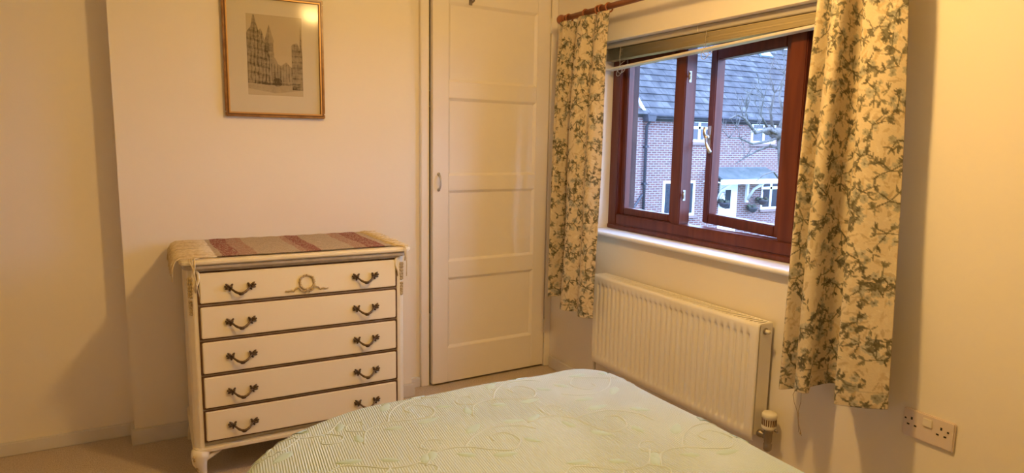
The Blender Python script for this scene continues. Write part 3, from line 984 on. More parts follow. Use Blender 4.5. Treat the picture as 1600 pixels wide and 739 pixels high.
# ------------------------------------------------------------------ radiator under the window
RY_0, RY_1, RZ0, RZ1 = 1.592, 2.600, 0.207, 0.645
RXF = 1.892
rad = tag(empty('radiator', (1.93, (RY_0 + RY_1) / 2, RZ0)), 'cream fluted panel radiator on the wall below the window', 'radiator')
def rp(o):
    under(rad, o); return o
def flute_panel(x, sgn):
    """pressed panel: vertical flutes fading at top and bottom"""
    N = 30
    cols = N * 10 + 1
    ys = np.linspace(RY_0, RY_1, cols)
    zz = np.array([RZ0, RZ0 + 0.004, RZ0 + 0.030, RZ0 + 0.036, RZ0 + 0.046, RZ0 + 0.056, 0.40, RZ1 - 0.062, RZ1 - 0.052, RZ1 - 0.044, RZ1 - 0.038, RZ1 - 0.012, RZ1 - 0.003, RZ1])
    am = np.array([0, 0, 0, .3, .9, 1, 1, 1, 1, .6, 0, 0, 0, 0])
    rim = np.array([.006, 0, 0, 0, 0, 0, 0, 0, 0, 0, 0, 0, .002, .008])
    ph = (ys - RY_0 - 0.028) / (RY_1 - RY_0 - 0.056) * N
    inside = (ph > 0) & (ph < N)
    fr = ph - np.floor(ph)
    prof = np.clip((np.abs(fr - 0.5) - 0.14) / 0.14, 0, 1)     # 0 inside groove, 1 on land
    groove = np.where(inside, 1 - prof, 0)
    P = np.zeros((len(zz), cols, 3))
    P[..., 1] = ys[None, :]
    P[..., 2] = zz[:, None]
    edge = np.clip(np.minimum(ys - RY_0, RY_1 - ys) / 0.008, 0, 1)
    P[..., 0] = x + sgn * (0.0100 * groove[None, :] * am[:, None] + rim[:, None] + 0.006 * (1 - edge)[None, :] ** 2)
    return P
o = rp(grid_mesh('front_panel', flute_panel(RXF, 1), 'radiator_paint'))
md = o.modifiers.new('thick', 'SOLIDIFY'); md.thickness = 0.0025; md.offset = 1 
rp(box('back_panel', 'radiator_paint', 1.957, 1.967, RY_0 + 0.01, RY_1 - 0.01, RZ0 + 0.01, RZ1 - 0.012, bevel=0.002))
for y0 in (RY_0, RY_1 - 0.003):
    rp(box('end_panel', 'radiator_paint', RXF + 0.010, 1.966, y0, y0 + 0.003, RZ0 + 0.02, RZ1 - 0.001, bevel=0.001))
m = MB()
m.box(RXF + 0.008, RXF + 0.018, RY_0 + 0.003, RY_1 - 0.003, RZ1 - 0.003, RZ1 + 0.001)
m.box(1.957, 1.968, RY_0 + 0.003, RY_1 - 0.003, RZ1 - 0.003, RZ1 + 0.001)
for k in range(52):
    y = RY_0 + 0.003 + k * (RY_1 - RY_0 - 0.018) / 51
    m.box(RXF + 0.018, 1.957, y, y + 0.011, RZ1 - 0.003, RZ1 + 0.001)
rp(m.build('top_grille', 'radiator_paint'))
rp(box('fin_core', 'radiator_slot', RXF + 0.016, 1.955, RY_0 + 0.02, RY_1 - 0.02, RZ0 + 0.03, RZ1 - 0.03))
m = MB()
m.lathe([(0.0125, 0), (0.0125, 0.003), (0.010, 0.004)], (1.928, RY_0, 0.618), (0, -1, 0), 16)
rp(m.build('plug_rim', 'valve_metal'))
m = MB(); m.lathe([(0.0075, 0.003), (0.0075, 0.018), (0.006, 0.021)], (1.928, RY_0, 0.618), (0, -1, 0), 12)
rp(m.build('bleed_plug', 'valve_plastic'))
m = MB()
vy = 1.548
m.lathe([(0.011, 0), (0.014, 0.004), (0.014, 0.014), (0.011, 0.018), (0.012, 0.03)], (1.930, RY_0 + 0.001, 0.232), (0, -1, 0), 14)
m.lathe([(0.010, 0.180), (0.015, 0.186), (0.015, 0.206), (0.012, 0.210), (0.0145, 0.218), (0.0145, 0.246), (0.017, 0.250), (0.017, 0.262)], (1.930, vy, 0), (0, 0, 1), 14)
m.tube([(1.930, RY_0 - 0.02, 0.232), (1.930, vy, 0.232)], 0.011, 12)
m.lathe([(0.0055, 0.0), (0.0055, 0.010)], (1.930, vy - 0.028, 0.268), (0, -1, 0), 10)
rp(m.build('valve_body', 'valve_metal'))
m = MB()
zv = 0.262
m.lathe([(0.019, zv), (0.0255, zv + 0.006), (0.027, zv + 0.012), (0.0245, zv + 0.016), (0.0245, zv + 0.044), (0.027, zv + 0.048), (0.027, zv + 0.058), (0.023, zv + 0.064)], (1.930, vy, 0), (0, 0, 1), 24)
head = rp(m.build('thermostat_head', 'valve_plastic'))
m = MB()
for k in range(20):
    a = 2 * PI * k / 20
    Mx = Matrix.Translation((1.930 + 0.0247 * math.cos(a), vy + 0.0247 * math.sin(a), zv + 0.030)) @ Matrix.Rotation(a, 4, 'Z')
    m.box(-0.001, 0.0009, -0.0019, 0.0019, -0.012, 0.012, Mx)
o = m.build('head_slot', 'frame_dark'); o.parent = head
rp(MB().tube([(1.930, vy, 0.0), (1.930, vy, 0.19)], 0.0075, 12).build('pipe', 'radiator_paint'))
m = MB()
m.lathe([(0.009, 0.195), (0.013, 0.200), (0.013, 0.232), (0.010, 0.236), (0.008, 0.262)], (1.93, RY_1 + 0.022, 0), (0, 0, 1), 12)
m.tube([(1.93, RY_1 - 0.002, 0.232), (1.93, RY_1 + 0.022, 0.232)], 0.010, 12)
rp(m.build('valve_body', 'valve_metal'))
rp(MB().tube([(1.93, RY_1 + 0.022, 0.0), (1.93, RY_1 + 0.022, 0.2)], 0.0075, 12).build('pipe', 'radiator_paint'))
for y in (RY_0 + 0.2, RY_1 - 0.2):
    rp(box('wall_bracket', 'radiator_paint', 1.967, XR - 0.0005, y - 0.02, y + 0.02, RZ0 + 0.05, RZ1 - 0.06))

# ------------------------------------------------------------------ double socket
sk = tag(empty('wall_socket', (XR, 1.029, 0.464)), 'white double electrical socket on the wall past the curtain', 'socket')
def sp(o):
    under(sk, o); return o
SY0, SY1, SZ0, SZ1 = 0.956, 1.103, 0.421, 0.507      # SY1 is nearer the curtain
sp(MB().box(XR - 0.0095, XR, SY0, SY1, SZ0, SZ1).build('faceplate', 'socket_plastic', bevel=0.003))
cyl = (SY0 + SY1) / 2
sp(MB().box(XR - 0.0135, XR - 0.009, cyl - 0.013, cyl + 0.015, 0.470, 0.496).build('switch', 'socket_switch', bevel=0.002))
def hole(y, z, w_, h_):
    sp(MB().box(XR - 0.0100, XR - 0.0094, y - w_ / 2, y + w_ / 2, z - h_ / 2, z + h_ / 2).build('pin_hole', 'black_plastic'))
for yc in (SY1 - 0.029, SY0 + 0.033):
    hole(yc + (0.003), 0.479, 0.0052, 0.0085)
    hole(yc + 0.012, 0.459, 0.0075, 0.0048)
    hole(yc - 0.009, 0.459, 0.0075, 0.0048)
hole(SY1 - 0.008, 0.475, 0.0055, 0.005); hole(SY0 + 0.017, 0.475, 0.0055, 0.005)

# ------------------------------------------------------------------ venetian blind, drawn up
bl = tag(empty('venetian_blind', (2.04, 2.02, 1.768)), 'cream venetian blind drawn up at the top of the window, bottom rail hanging askew', 'blind')
BY0, BY1 = WY0 + 0.012, 2.745
BX = 2.022                                    # room-side face of the blind
def bp_(o):
    under(bl, o); return o
bp_(MB().box(BX + 0.006, BX + 0.046, BY0, BY1, 1.740, 1.767).build('head_rail', 'blind_rail', bevel=0.003))
bp_(MB().box(BX, BX + 0.005, BY0, BY1, 1.7405, 1.7665).build('valance', 'blind_rail', bevel=0.002))
rd = random.Random(2)
NS = 18
for k in range(NS):
    f = k / (NS - 1)
    z0 = 1.7360 - 0.0330 * f                  # near end of the stack
    z1 = 1.7360 - 0.0520 * f                  # far end sags
    m = MB()
    n = 6
    vs = []
    for y, zz in ((BY0 + 0.004, z0), (BY1 - 0.004, z1)):
        dx = rd.uniform(-.0015, .0015)
        for q in range(n + 1):
            vs.append((BX + 0.002 + dx + 0.046 * q / n, y, zz + 0.0022 * math.sin(PI * q / n) - 0.001))
    m.add(vs, [(q, q + 1, n + 1 + q + 1, n + 1 + q) for q in range(n)], True)
    o = bp_(m.build('slat', 'blind_slat'))
    md = o.modifiers.new('thick', 'SOLIDIFY'); md.thickness = 0.0009
# askew bottom rail
m = MB()
A, B = Vector((BX + 0.018, BY1 - 0.006, 1.641)), Vector((BX + 0.018, BY0 + 0.006, 1.7000))
vs = []
for p in (A, B):
    for dx, dz in ((-.020, -.005), (.020, -.005), (.022, 0), (.020, .005), (-.020, .005), (-.022, 0)):
        vs.append(p + Vector((dx, 0, dz)))
fs = [(0, 1, 2, 3, 4, 5), (11, 10, 9, 8, 7, 6)] + [(i, i + 6, (i + 1) % 6 + 6, (i + 1) % 6) for i in range(6)]
m.add(vs, fs)
bp_(m.build('bottom_rail', 'blind_bottom'))
def rail_z(y):
    return A.z + (B.z - A.z) * (A.y - y) / (A.y - B.y)
def cord(pts, r=0.001):
    bp_(MB().tube(pts, r, 5).build('ladder_cord', 'cord'))
for y in (2.62, 2.06, 1.42):
    zr = rail_z(y)
    for dx in (-0.0225, 0.0225):
        cord([(BX + 0.018 + dx * 1.03, y, 1.74), (BX + 0.018 + dx * 1.08, y + 0.003, 1.70), (BX + 0.018 + dx * 1.03, y, zr + 0.004)])
    # slack cord tangled under the rail and over the stack
    pts = []
    for k in range(26):
        t = k / 25
        pts.append((BX - 0.006 + 0.005 * math.sin(9 * t), y + 0.022 * math.sin(7.3 * t + y) * (0.4 + t), zr - 0.004 - 0.030 * math.sin(PI * t) - 0.010 * math.sin(3 * PI * t + y)))
    cord(pts, 0.0012)
    cord([(p[0] + 0.004, y + (p[1] - y) * 1.3 - 0.012, p[2] + 0.024 * (k / 25)) for k, p in enumerate(pts)], 0.0011)
    pts = [(BX - 0.003, y + 0.014 * math.sin(2.6 * k), 1.737 - 0.0052 * k) for k in range(9)]
    cord(pts, 0.0012)
bp_(MB().tube([(BX - 0.001, 2.115, 1.742), (BX - 0.0025, 2.115, 1.754), (BX - 0.001, 2.115, 1.767)], 0.002, 6).build('valance_clip', 'blind_bottom'))

# ------------------------------------------------------------------ curtain pole, curtains
RODX, RODZ = 1.866, 1.892
pole = tag(empty('curtain_pole', (RODX, 1.9, RODZ)), 'brown wooden curtain pole with turned finials over the window', 'curtain pole')
under(pole, MB().tube([(RODX, 0.90, RODZ), (RODX, 2.875, RODZ)], 0.0135, 16).build('pole', 'pole_wood'))
for y, s in ((2.875, 1), (0.90, -1)):
    m = MB()
    m.lathe([(0.0135, -0.004), (0.017, 0.0), (0.017, 0.006), (0.011, 0.012), (0.013, 0.018), (0.021, 0.027), (0.0245, 0.040), (0.022, 0.052), (0.013, 0.060), (0.003, 0.063)], (RODX, y, RODZ), (0, s, 0), 18)
    under(pole, m.build('finial', 'pole_wood'))
for y in (2.80, 1.0):
    m = MB()
    m.lathe([(0.022, 0), (0.022, 0.008), (0.013, 0.02)], (XR, y, RODZ - 0.02), (-1, 0, 0), 16)
    m.tube([(XR - 0.01, y, RODZ - 0.02), (RODX + 0.02, y, RODZ - 0.02), (RODX, y, RODZ - 0.014)], 0.010, 10)
    under(pole, m.build('pole_bracket', 'white_paint'))

GREEN = [np.array(c) for c in ((0.115, 0.100, 0.060), (0.15, 0.135, 0.085), (0.095, 0.085, 0.055), (0.21, 0.19, 0.125))]
TAN = [np.array(c) for c in ((0.50, 0.365, 0.19), (0.57, 0.43, 0.24), (0.42, 0.31, 0.17), (0.78, 0.69, 0.50), (0.74, 0.64, 0.46))]
GREY = [np.array(c) for c in ((0.40, 0.37, 0.27), (0.32, 0.31, 0.24), (0.47, 0.44, 0.34))]
def floral(s, t, seed):
    """printed cotton: s = distance across the cloth (per column), t = distance down (per row); returns colours"""
    R, Cc = len(t), len(s)
    col = np.ones((R, Cc, 3)) * np.array([0.70, 0.585, 0.39])
    rg = np.random.default_rng(seed)
    def stroke(cs, ct, ang, L, wd, c, alpha=1.0, taper=True):
        ext = L / 2 + wd
        j0, j1 = np.searchsorted(s, cs - ext), np.searchsorted(s, cs + ext)
        i0, i1 = np.searchsorted(t, ct - ext), np.searchsorted(t, ct + ext)
        if j1 <= j0 or i1 <= i0:
            return
        S_, T_ = np.meshgrid(s[j0:j1] - cs, t[i0:i1] - ct)
        a = S_ * math.cos(ang) + T_ * math.sin(ang)
        b = -S_ * math.sin(ang) + T_ * math.cos(ang)
        q = a / (L / 2)
        hw = wd / 2 * np.clip(1 - q * q, 0, None) ** (0.9 if taper else 0.5)
        mk = (np.abs(q) < 1) & (np.abs(b) < hw)
        sub = col[i0:i1, j0:j1]
        sub[mk] = sub[mk] * (1 - alpha) + c * alpha
    W, T = s[-1], t[-1]
    pick = lambda l: l[rg.integers(len(l))]
    # pale tan shadow foliage everywhere
    for _ in range(int(W * T * 2200)):
        stroke(rg.random() * W, rg.random() * T, rg.random() * 6.28, rg.uniform(.012, .045), rg.uniform(.004, .012), pick(TAN), 0.6)
    # half-drop repeat of sprays
    ps, pt = 0.078, 0.098
    for ci in range(-1, int(W / ps) + 2):
        for ri in range(-1, int(T / pt) + 2):
            cx = ci * ps + rg.uniform(-.02, .02) + 0.03
            cy = ri * pt + (pt / 2 if ci % 2 else 0) + rg.uniform(-.02, .02)
            kind = (ci + 2 * ri) % 3
            # blossoms
            for _ in range(4 if kind else 6):
                fx, fy = cx + rg.uniform(-.026, .026), cy + rg.uniform(-.026, .026)
                rr = rg.uniform(.008, .014)
                g = pick(GREY)
                for k in range(6):
                    a = k * 1.047 + rg.random()
                    stroke(fx + rr * .55 * math.cos(a), fy + rr * .55 * math.sin(a), a, rr * 1.2, rr * .75, g * rg.uniform(.85, 1.15), 0.75, False)
                stroke(fx, fy, 0, rr * .6, rr * .6, pick(GREEN), 0.7, False)
            # dark slender leaves radiating in fans
            for f in range(rg.integers(4, 7)):
                fa = rg.random() * 6.28
                d0 = rg.uniform(.012, .045)
                bx, by = cx + d0 * math.cos(fa), cy + d0 * math.sin(fa)
                stroke((cx + bx) / 2, (cy + by) / 2, fa, d0 + .01, .0045, pick(GREEN), 0.9)
                for k in range(rg.integers(4, 8)):
                    a = fa + rg.uniform(-1.25, 1.25)
                    L = rg.uniform(.012, .028)
                    stroke(bx + L * .5 * math.cos(a), by + L * .5 * math.sin(a), a, L, rg.uniform(.0045, .008), pick(GREEN), 0.80)
            # small sprig between sprays
            sx_, sy_ = cx + ps / 2, cy + rg.uniform(-.03, .03)
            for k in range(5):
                a = rg.random() * 6.28
                stroke(sx_ + .012 * math.cos(a), sy_ + .012 * math.sin(a), a, .022, .0055, pick(GREEN) * 1.3, 0.8)
    col *= 1 + 0.08 * (rg.random((R, Cc, 1)) - 0.5)
    return np.clip(col, 0, 1)

def curtain(name, path_top, path_bot, ztop, zbot, seed, step=0.003):
    """fabric hanging from a folded line at the top to a folded line at the hem;
    paths are (y, x) control lists, zbot a function of the fraction along the path"""
    def resample(path, n, pw=1):
        p = np.array(path, float)
        # Catmull-Rom through the control points
        pp = np.vstack([2 * p[0] - p[1], p, 2 * p[-1] - p[-2]])
        out = []
        for i in range(1, len(pp) - 2):
            for tt in np.linspace(0, 1, 24, endpoint=False):
                a, b, c, d = pp[i - 1], pp[i], pp[i + 1], pp[i + 2]
                out.append(0.5 * (2 * b + (c - a) * tt + (2 * a - 5 * b + 4 * c - d) * tt ** 2 + (-a + 3 * b - 3 * c + d) * tt ** 3))
        out.append(p[-1])
        out = np.array(out)
        # keep the control parameter (fold to fold) rather than arc length so that folds stay connected
        k = np.linspace(0, len(out) - 1, n)
        return np.stack([np.interp(k, np.arange(len(out)), out[:, q]) for q in (0, 1)], 1)
    raw = resample(path_bot, 400)
    L = np.sum(np.hypot(*np.diff(raw, axis=0).T))
    nc = int(L / step)
    Ht = ztop - min(zbot(u) for u in np.linspace(0, 1, 40))
    nr = int(Ht / step)
    T_, B_ = resample(path_top, nc), resample(path_bot, nc)
    u = np.linspace(0, 1, nc)
    v = np.linspace(0, 1, nr)[:, None]
    ease = v ** 0.55
    P = np.zeros((nr, nc, 3))
    sway = 0.006 * np.sin(2.2 * PI * v + 5 * u[None, :]) * v + 0.004 * np.sin(7 * v + 23 * u[None, :])
    P[..., 1] = T_[None, :, 0] * (1 - ease) + B_[None, :, 0] * ease + 0.5 * sway
    P[..., 0] = T_[None, :, 1] * (1 - ease) + B_[None, :, 1] * ease + sway
    zb = np.array([zbot(q) for q in u])[None, :]
    P[..., 2] = ztop + (zb - ztop) * v
    s = np.concatenate([[0], np.cumsum(np.hypot(*np.diff(B_, axis=0).T))])
    C = floral(s, np.linspace(0, Ht, nr), seed)
    # stitched hem line and heading tape line
    hem = int(0.055 / step)
    C[-hem:-hem + 1] *= 0.75
    o = grid_mesh(name, P, 'curtain_fabric', C)
    md = o.modifiers.new('thick', 'SOLIDIFY'); md.thickness = 0.0012; md.offset = 0
    return o

# left curtain (next to the cupboard door)
ctl = tag(empty('curtain', (1.86, 2.70, 0.45)), 'cream floral curtain beside the cupboard door', 'curtain', 'floral curtains')
top_l = [(2.912, 1.866), (2.885, 1.838), (2.855, 1.842), (2.832, 1.836), (2.808, 1.876), (2.765, 1.884), (2.735, 1.868), (2.715, 1.832), (2.665, 1.838), (2.63, 1.872), (2.565, 1.840), (2.500, 1.858)]
bot_l = [(2.930, 1.880), (2.895, 1.812), (2.876, 1.818), (2.862, 1.792), (2.835, 1.885), (2.785, 1.906), (2.752, 1.890), (2.745, 1.802), (2.690, 1.782), (2.632, 1.822), (2.555, 1.780), (2.495, 1.824)]
fab = curtain('fabric', top_l, bot_l, 1.872, lambda u: 0.455 + 0.035 * min(1, max(0, (u - .05) * 2)) * 0 + (0.03 if u < .45 else 0.03 - 0.03 * min(1, (u - .45) * 8)) , 31)
under(ctl, fab)
def rings(root, ys):
    for y in ys:
        m = MB()
        m.tube([(RODX + 0.0195 * math.cos(2 * PI * k / 20), y + 0.002 * math.sin(2 * PI * k / 20), RODZ - 0.004 + 0.0195 * math.sin(2 * PI * k / 20)) for k in range(21)], 0.0040, 8, cap=False)
        m.lathe([(0.004, 0), (0.002, -0.012)], (RODX, y, RODZ - 0.026), (0, 0, 1), 8)
        under(root, m.build('curtain_ring', 'pole_wood'))
rings(ctl, (2.845, 2.70, 2.575, 2.52, 2.60))
# right curtain
ctr = tag(empty('curtain', (1.86, 1.27, 0.45)), 'cream floral curtain beside the electrical socket, cord hanging from its hem', 'curtain', 'floral curtains')
top_r = [(1.420, 1.868), (1.398, 1.836), (1.380, 1.872), (1.352, 1.834), (1.326, 1.838), (1.318, 1.896), (1.296, 1.902), (1.282, 1.850), (1.260, 1.832), (1.218, 1.852), (1.182, 1.878)]
bot_r = [(1.470, 1.880), (1.432, 1.822), (1.402, 1.872), (1.372, 1.818), (1.336, 1.826), (1.328, 1.930), (1.292, 1.940), (1.252, 1.900), (1.222, 1.815), (1.148, 1.842), (1.096, 1.880)]
def hem_r(u):
    return 0.462 + 0.028 * min(1, max(0, (u - .0) / .35)) + (0.022 if .42 < u < .66 else 0.0) + (0.03 * max(0, u - .7) / .3)
fab = curtain('fabric', top_r, bot_r, 1.872, hem_r, 77)
under(ctr, fab)
rings(ctr, (1.42, 1.36, 1.30, 1.24, 1.18))
m = MB()
m.tube([(1.840, 1.376, 0.50), (1.842, 1.392, 0.465), (1.845, 1.388, 0.44), (1.846, 1.372, 0.41), (1.846, 1.366, 0.37), (1.846, 1.362, 0.345)], 0.0011, 5)
m.tube([(1.841, 1.362, 0.50), (1.844, 1.362, 0.45), (1.846, 1.370, 0.41), (1.848, 1.366, 0.37), (1.848, 1.352, 0.335)], 0.0011, 5)
m.blob((1.846, 1.368, 0.40), (0.002, 0.002, 0.012)); m.blob((1.847, 1.356, 0.343), (0.003, 0.003, 0.004))
under(ctr, m.build('pull_cord', 'string_brown'))

# ------------------------------------------------------------------ bed and bedspread
bed = tag(empty('double_bed', (0.76, 0.85, 0)), 'double bed hidden under the pale green bedspread', 'bed')
BXa, BXb, BYa, BYb, BZ = 0.110, 1.395, -0.22, 1.880, 0.505
under(bed, MB().box(BXa + 0.06, BXb - 0.06, BYa + 0.04, BYb - 0.12, 0.08, 0.27).build('divan_base', 'divan_cloth', bevel=0.01))
def rounded_outline(x0, x1, y0, y1, rl, rr_, n=14):
    """plan outline, anticlockwise: bottom-left, bottom-right, top-right(rr_), top-left(rl)"""
    p = []
    for cx, cy, r, a0 in ((x0 + .1, y0 + .1, .1, PI), (x1 - .1, y0 + .1, .1, 1.5 * PI), (x1 - rr_, y1 - rr_, rr_, 0), (x0 + rl, y1 - rl, rl, PI / 2)):
        for k in range(n + 1):
            a = a0 + k * PI / 2 / n
            p.append((cx + r * math.cos(a), cy + r * math.sin(a)))
    return p
def dense(p, step):
    out = []
    for i in range(len(p)):
        a, b = Vector(p[i]), Vector(p[(i + 1) % len(p)])
        n = max(1, int((b - a).length / step))
        for k in range(n):
            out.append(a.lerp(b, k / n))
    return out
mo = [tuple(q) for q in dense(rounded_outline(BXa + 0.05, BXb - 0.05, BYa + 0.03, BYb - 0.05, 0.36, 0.15), 0.05)]
under(bed, MB().prism(mo, 'z', 0.271, 0.470).build('mattress', 'mattress_cloth', bevel=0.02))
for x in (BXa + 0.12, BXb - 0.16):
    for y in (BYa + 0.1, BYb - 0.25):
        under(bed, MB().lathe([(0.02, 0), (0.024, 0.08)], (x, y, 0), (0, 0, 1), 12).build('leg', 'frame_dark'))

spread = tag(empty('bedspread', (0.76, 0.85, 0.50)), 'pale green quilted bedspread with embossed trailing leaves, draped over the bed', 'bedspread')
outl = dense(rounded_outline(BXa, BXb, BYa, BYb, 0.46, 0.17), 0.012)
def bed_z(x, y):
    return BZ + 0.004 * math.sin(3.1 * x + 1.7 * y) + 0.003 * math.sin(7.3 * x - 2.9 * y + 1) + 0.0015 * math.sin(17 * x + 13 * y)
ER = 0.065
ts = [k / 34 for k in range(34)] + [1.0]
nO = len(outl)
rows = []
midx = (BXa + BXb) / 2
inner_r = ER
nrm = []
for i in range(nO):
    a, b = outl[i - 1], outl[(i + 1) % nO]
    d = (b - a).normalized()
    nrm.append(Vector((d.y, -d.x)))
core = [outl[i] - nrm[i] * ER for i in range(nO)]
PR = []
for t in ts:                                  # flat top from the spine out to the core line
    row = []
    for i in range(nO):
        sp_ = Vector((midx, min(max(core[i].y, BYa + 0.6), BYb - 0.6)))
        q = sp_.lerp(core[i], t)
        row.append((q.x, q.y, bed_z(q.x, q.y)))
    PR.append(row)
for k in range(1, 9):                         # rounded edge
    f = k / 8 * PI / 2
    PR.append([(core[i].x + nrm[i].x * ER * math.sin(f), core[i].y + nrm[i].y * ER * math.sin(f), bed_z(core[i].x, core[i].y) - ER * (1 - math.cos(f))) for i in range(nO)])
for k in range(1, 9):                         # hanging sides with soft folds
    t = k / 8
    row = []
    for i in range(nO):
        fl = 0.010 * t + 0.014 * t * math.sin(i * 0.19) + 0.006 * t * math.sin(i * 0.47)
        row.append((outl[i].x + nrm[i].x * fl, outl[i].y + nrm[i].y * fl, BZ - ER - t * 0.28))
    PR.append(row)
PR = np.array(PR)
PR = np.concatenate([PR, PR[:, :1]], 1)
cl = grid_mesh('cloth', PR[::-1], 'bedspread_cloth')
bmx = bmesh.new(); bmx.from_mesh(cl.data); bmesh.ops.remove_doubles(bmx, verts=bmx.verts, dist=0.0004); bmesh.ops.recalc_face_normals(bmx, faces=bmx.faces)
bmx.to_mesh(cl.data); bmx.free()
for pgn in cl.data.polygons: pgn.use_smooth = True
under(spread, cl)
def sdist(x, y):
    """how far a plan point lies outside the core line of the spread"""
    best, bi = 1e9, 0
    for i in range(0, nO, 2):
        d = (core[i].x - x) ** 2 + (core[i].y - y) ** 2
        if d < best: best, bi = d, i
    return (Vector((x, y)) - core[bi]).dot(nrm[bi]), bi
def surf(x, y):
    d, i = sdist(x, y)
    if d <= 0: return Vector((x, y, bed_z(x, y)))
    f = min(d / ER, PI / 2 * 0.98)
    c = core[i]
    return Vector((c.x + nrm[i].x * ER * math.sin(f), c.y + nrm[i].y * ER * math.sin(f), bed_z(c.x, c.y) - ER * (1 - math.cos(f))))
rd = random.Random(17)
def vine(pts, r=0.0034):
    sm = []
    p = [Vector(q) for q in pts]
    p = [2 * p[0] - p[1]] + p + [2 * p[-1] - p[-2]]
    for i in range(1, len(p) - 2):
        for k in range(8):
            t = k / 8
            a, b, c, d = p[i - 1], p[i], p[i + 1], p[i + 2]
            q = 0.5 * (2 * b + (c - a) * t + (2 * a - 5 * b + 4 * c - d) * t * t + (-a + 3 * b - 3 * c + d) * t ** 3)
            sm.append(surf(q.x, q.y) + Vector((0, 0, -r * 0.35)))
    m = MB(); m.tube(sm, r, 6)
    under(spread, m.build('embossed_vine', 'bedspread_vine'))
def leaf(x, y, a, L, W):
    n = 9
    vs, fs = [], []
    for i in range(n):
        t = i / (n - 1)
        hw = W / 2 * math.sin(PI * t ** 0.8) * (1 + 0.12 * math.sin(9 * t))
        for s_ in (-1, -0.5, 0, 0.5, 1):
            lx, ly = (t - 0.5) * L, s_ * hw
            q = surf(x + lx * math.cos(a) - ly * math.sin(a), y + lx * math.sin(a) + ly * math.cos(a))
            h = 0.0036 * (1 - s_ * s_) * math.sin(PI * t) ** 0.6 - (0.0016 if s_ == 0 else 0) - (0.001 if abs(s_) == 1 else 0)
            vs.append(q + Vector((0, 0, h + 0.0004)))
    for i in range(n - 1):
        for k in range(4):
            fs.append((i * 5 + k, i * 5 + k + 1, (i + 1) * 5 + k + 1, (i + 1) * 5 + k))
    m = MB(); m.add(vs, fs, True)
    under(spread, m.build('embossed_leaf', 'bedspread_leaf'))
# trailing stems in repeats over the visible half of the bed
def motif(ox, oy, rot, sc):
    ca, sa = math.cos(rot) * sc, math.sin(rot) * sc
    T = lambda x, y: (ox + x * ca - y * sa, oy + x * sa + y * ca)
    vine([T(*q) for q in ((-0.19, -0.02), (-0.12, 0.035), (-0.05, 0.02), (0.0, -0.03), (0.05, -0.065), (0.10, -0.03), (0.09, 0.03), (0.045, 0.035), (0.035, 0.0))])
    vine([T(*q) for q in ((-0.05, 0.02), (0.01, 0.06), (0.08, 0.075), (0.15, 0.05), (0.19, 0.0))])
    vine([T(*q) for q in ((-0.12, 0.035), (-0.15, 0.08), (-0.12, 0.11), (-0.085, 0.095), (-0.095, 0.07))], 0.0030)
    for x, y, a, L, W in ((0.03, 0.10, 0.5, 0.075, 0.036), (0.16, 0.085, -0.3, 0.07, 0.034), (-0.17, 0.02, 1.0, 0.06, 0.03), (0.02, -0.075, -0.4, 0.07, 0.032), (-0.07, -0.02, 2.4, 0.055, 0.028), (0.13, -0.05, -1.0, 0.055, 0.028)):
        px, py = T(x, y)
        leaf(px, py, a + rot, L * sc, W * sc)
k = 0
for gx in range(4):
    for gy in range(5):
        ox = 0.26 + gx * 0.33 + (0.15 if gy % 2 else 0)
        oy = 1.70 - gy * 0.26
        if ox > 1.36: continue
        motif(ox + rd.uniform(-.02, .02), oy + rd.uniform(-.02, .02), rd.choice((0.2, 0.6, PI + 0.3, -0.4)) + rd.uniform(-.2, .2), 0.95)

# ------------------------------------------------------------------ outside: house across the way
GZ = -2.2
D0 = 17.0
gr = tag(box('ground', 'grass', 2.6, 60, -20, 60, GZ - 0.2, GZ), kind='structure')
house = tag(empty('brick_house', (18.0, D0, GZ)), 'red brick house with grey tiled roof across from the window', 'house')
def hp_(o):
    under(house, o); return o
HX0, HX1 = 11.5, 27.0
EZ = 2.30
m = MB()
m.box(HX0, HX1, D0, D0 + 0.3, GZ, EZ + 0.02)
hp_(m.build('wall', 'house_brick'))
m = MB()                                      # gabled bay on the left, its verge running down to the eaves
m.prism([(14.03, GZ), (14.03, EZ - 0.05), (11.0, EZ - 0.05 + 3.03 * 1.22), (8.0, EZ - 0.05), (8.0, GZ)], 'y', D0 - 0.10, D0 + 0.2)
hp_(m.build('gable_wall', 'house_brick'))
m = MB()
m.prism([(14.10, EZ - 0.12), (14.16, EZ - 0.05), (11.0, EZ + 3.16 * 1.22 - 0.02), (11.0, EZ + 3.16 * 1.22 - 0.16)], 'y', D0 - 0.16, D0 - 0.06)
hp_(m.build('barge_board', 'upvc'))
# tiled roof, course by course
pitch = math.radians(45)
gauge = 0.335
rd = random.Random(6)
NCOURSE = 13
for c in range(NCOURSE):
    m, mp2 = MB(), MB()
    d = c * gauge
    x = HX0 + (0.15 if c % 2 else 0.0)
    while x < HX1:
        lift = rd.uniform(0, 0.010)
        y0, z0 = D0 - 0.28 + d * math.cos(pitch), EZ + d * math.sin(pitch) - 0.10
        y1, z1 = y0 + (gauge + 0.06) * math.cos(pitch), z0 + (gauge + 0.06) * math.sin(pitch)
        nx, nz = -math.sin(pitch), math.cos(pitch)
        th = 0.035 + lift
        a0 = (y0 + nx * th, z0 + nz * th)
        a1 = (y1 + nx * 0.008, z1 + nz * 0.008)
        wd = 0.292
        vs = []
        for xx in (x, x + wd):
            vs += [(xx, y0, z0), (xx, a0[0], a0[1]), (xx, a1[0], a1[1]), (xx, y1, z1)]
        (mp2 if rd.random() < 0.16 else m).add(vs, [(0, 1, 2, 3), (7, 6, 5, 4), (0, 4, 5, 1), (1, 5, 6, 2), (2, 6, 7, 3), (3, 7, 4, 0)])
        x += 0.30
    o = hp_(m.build('tile_course', 'roof_tile')); o['kind'] = 'stuff'
    o2 = mp2.build('weathered_tiles', 'roof_tile_pale'); o2.parent = o; o2['kind'] = 'stuff'
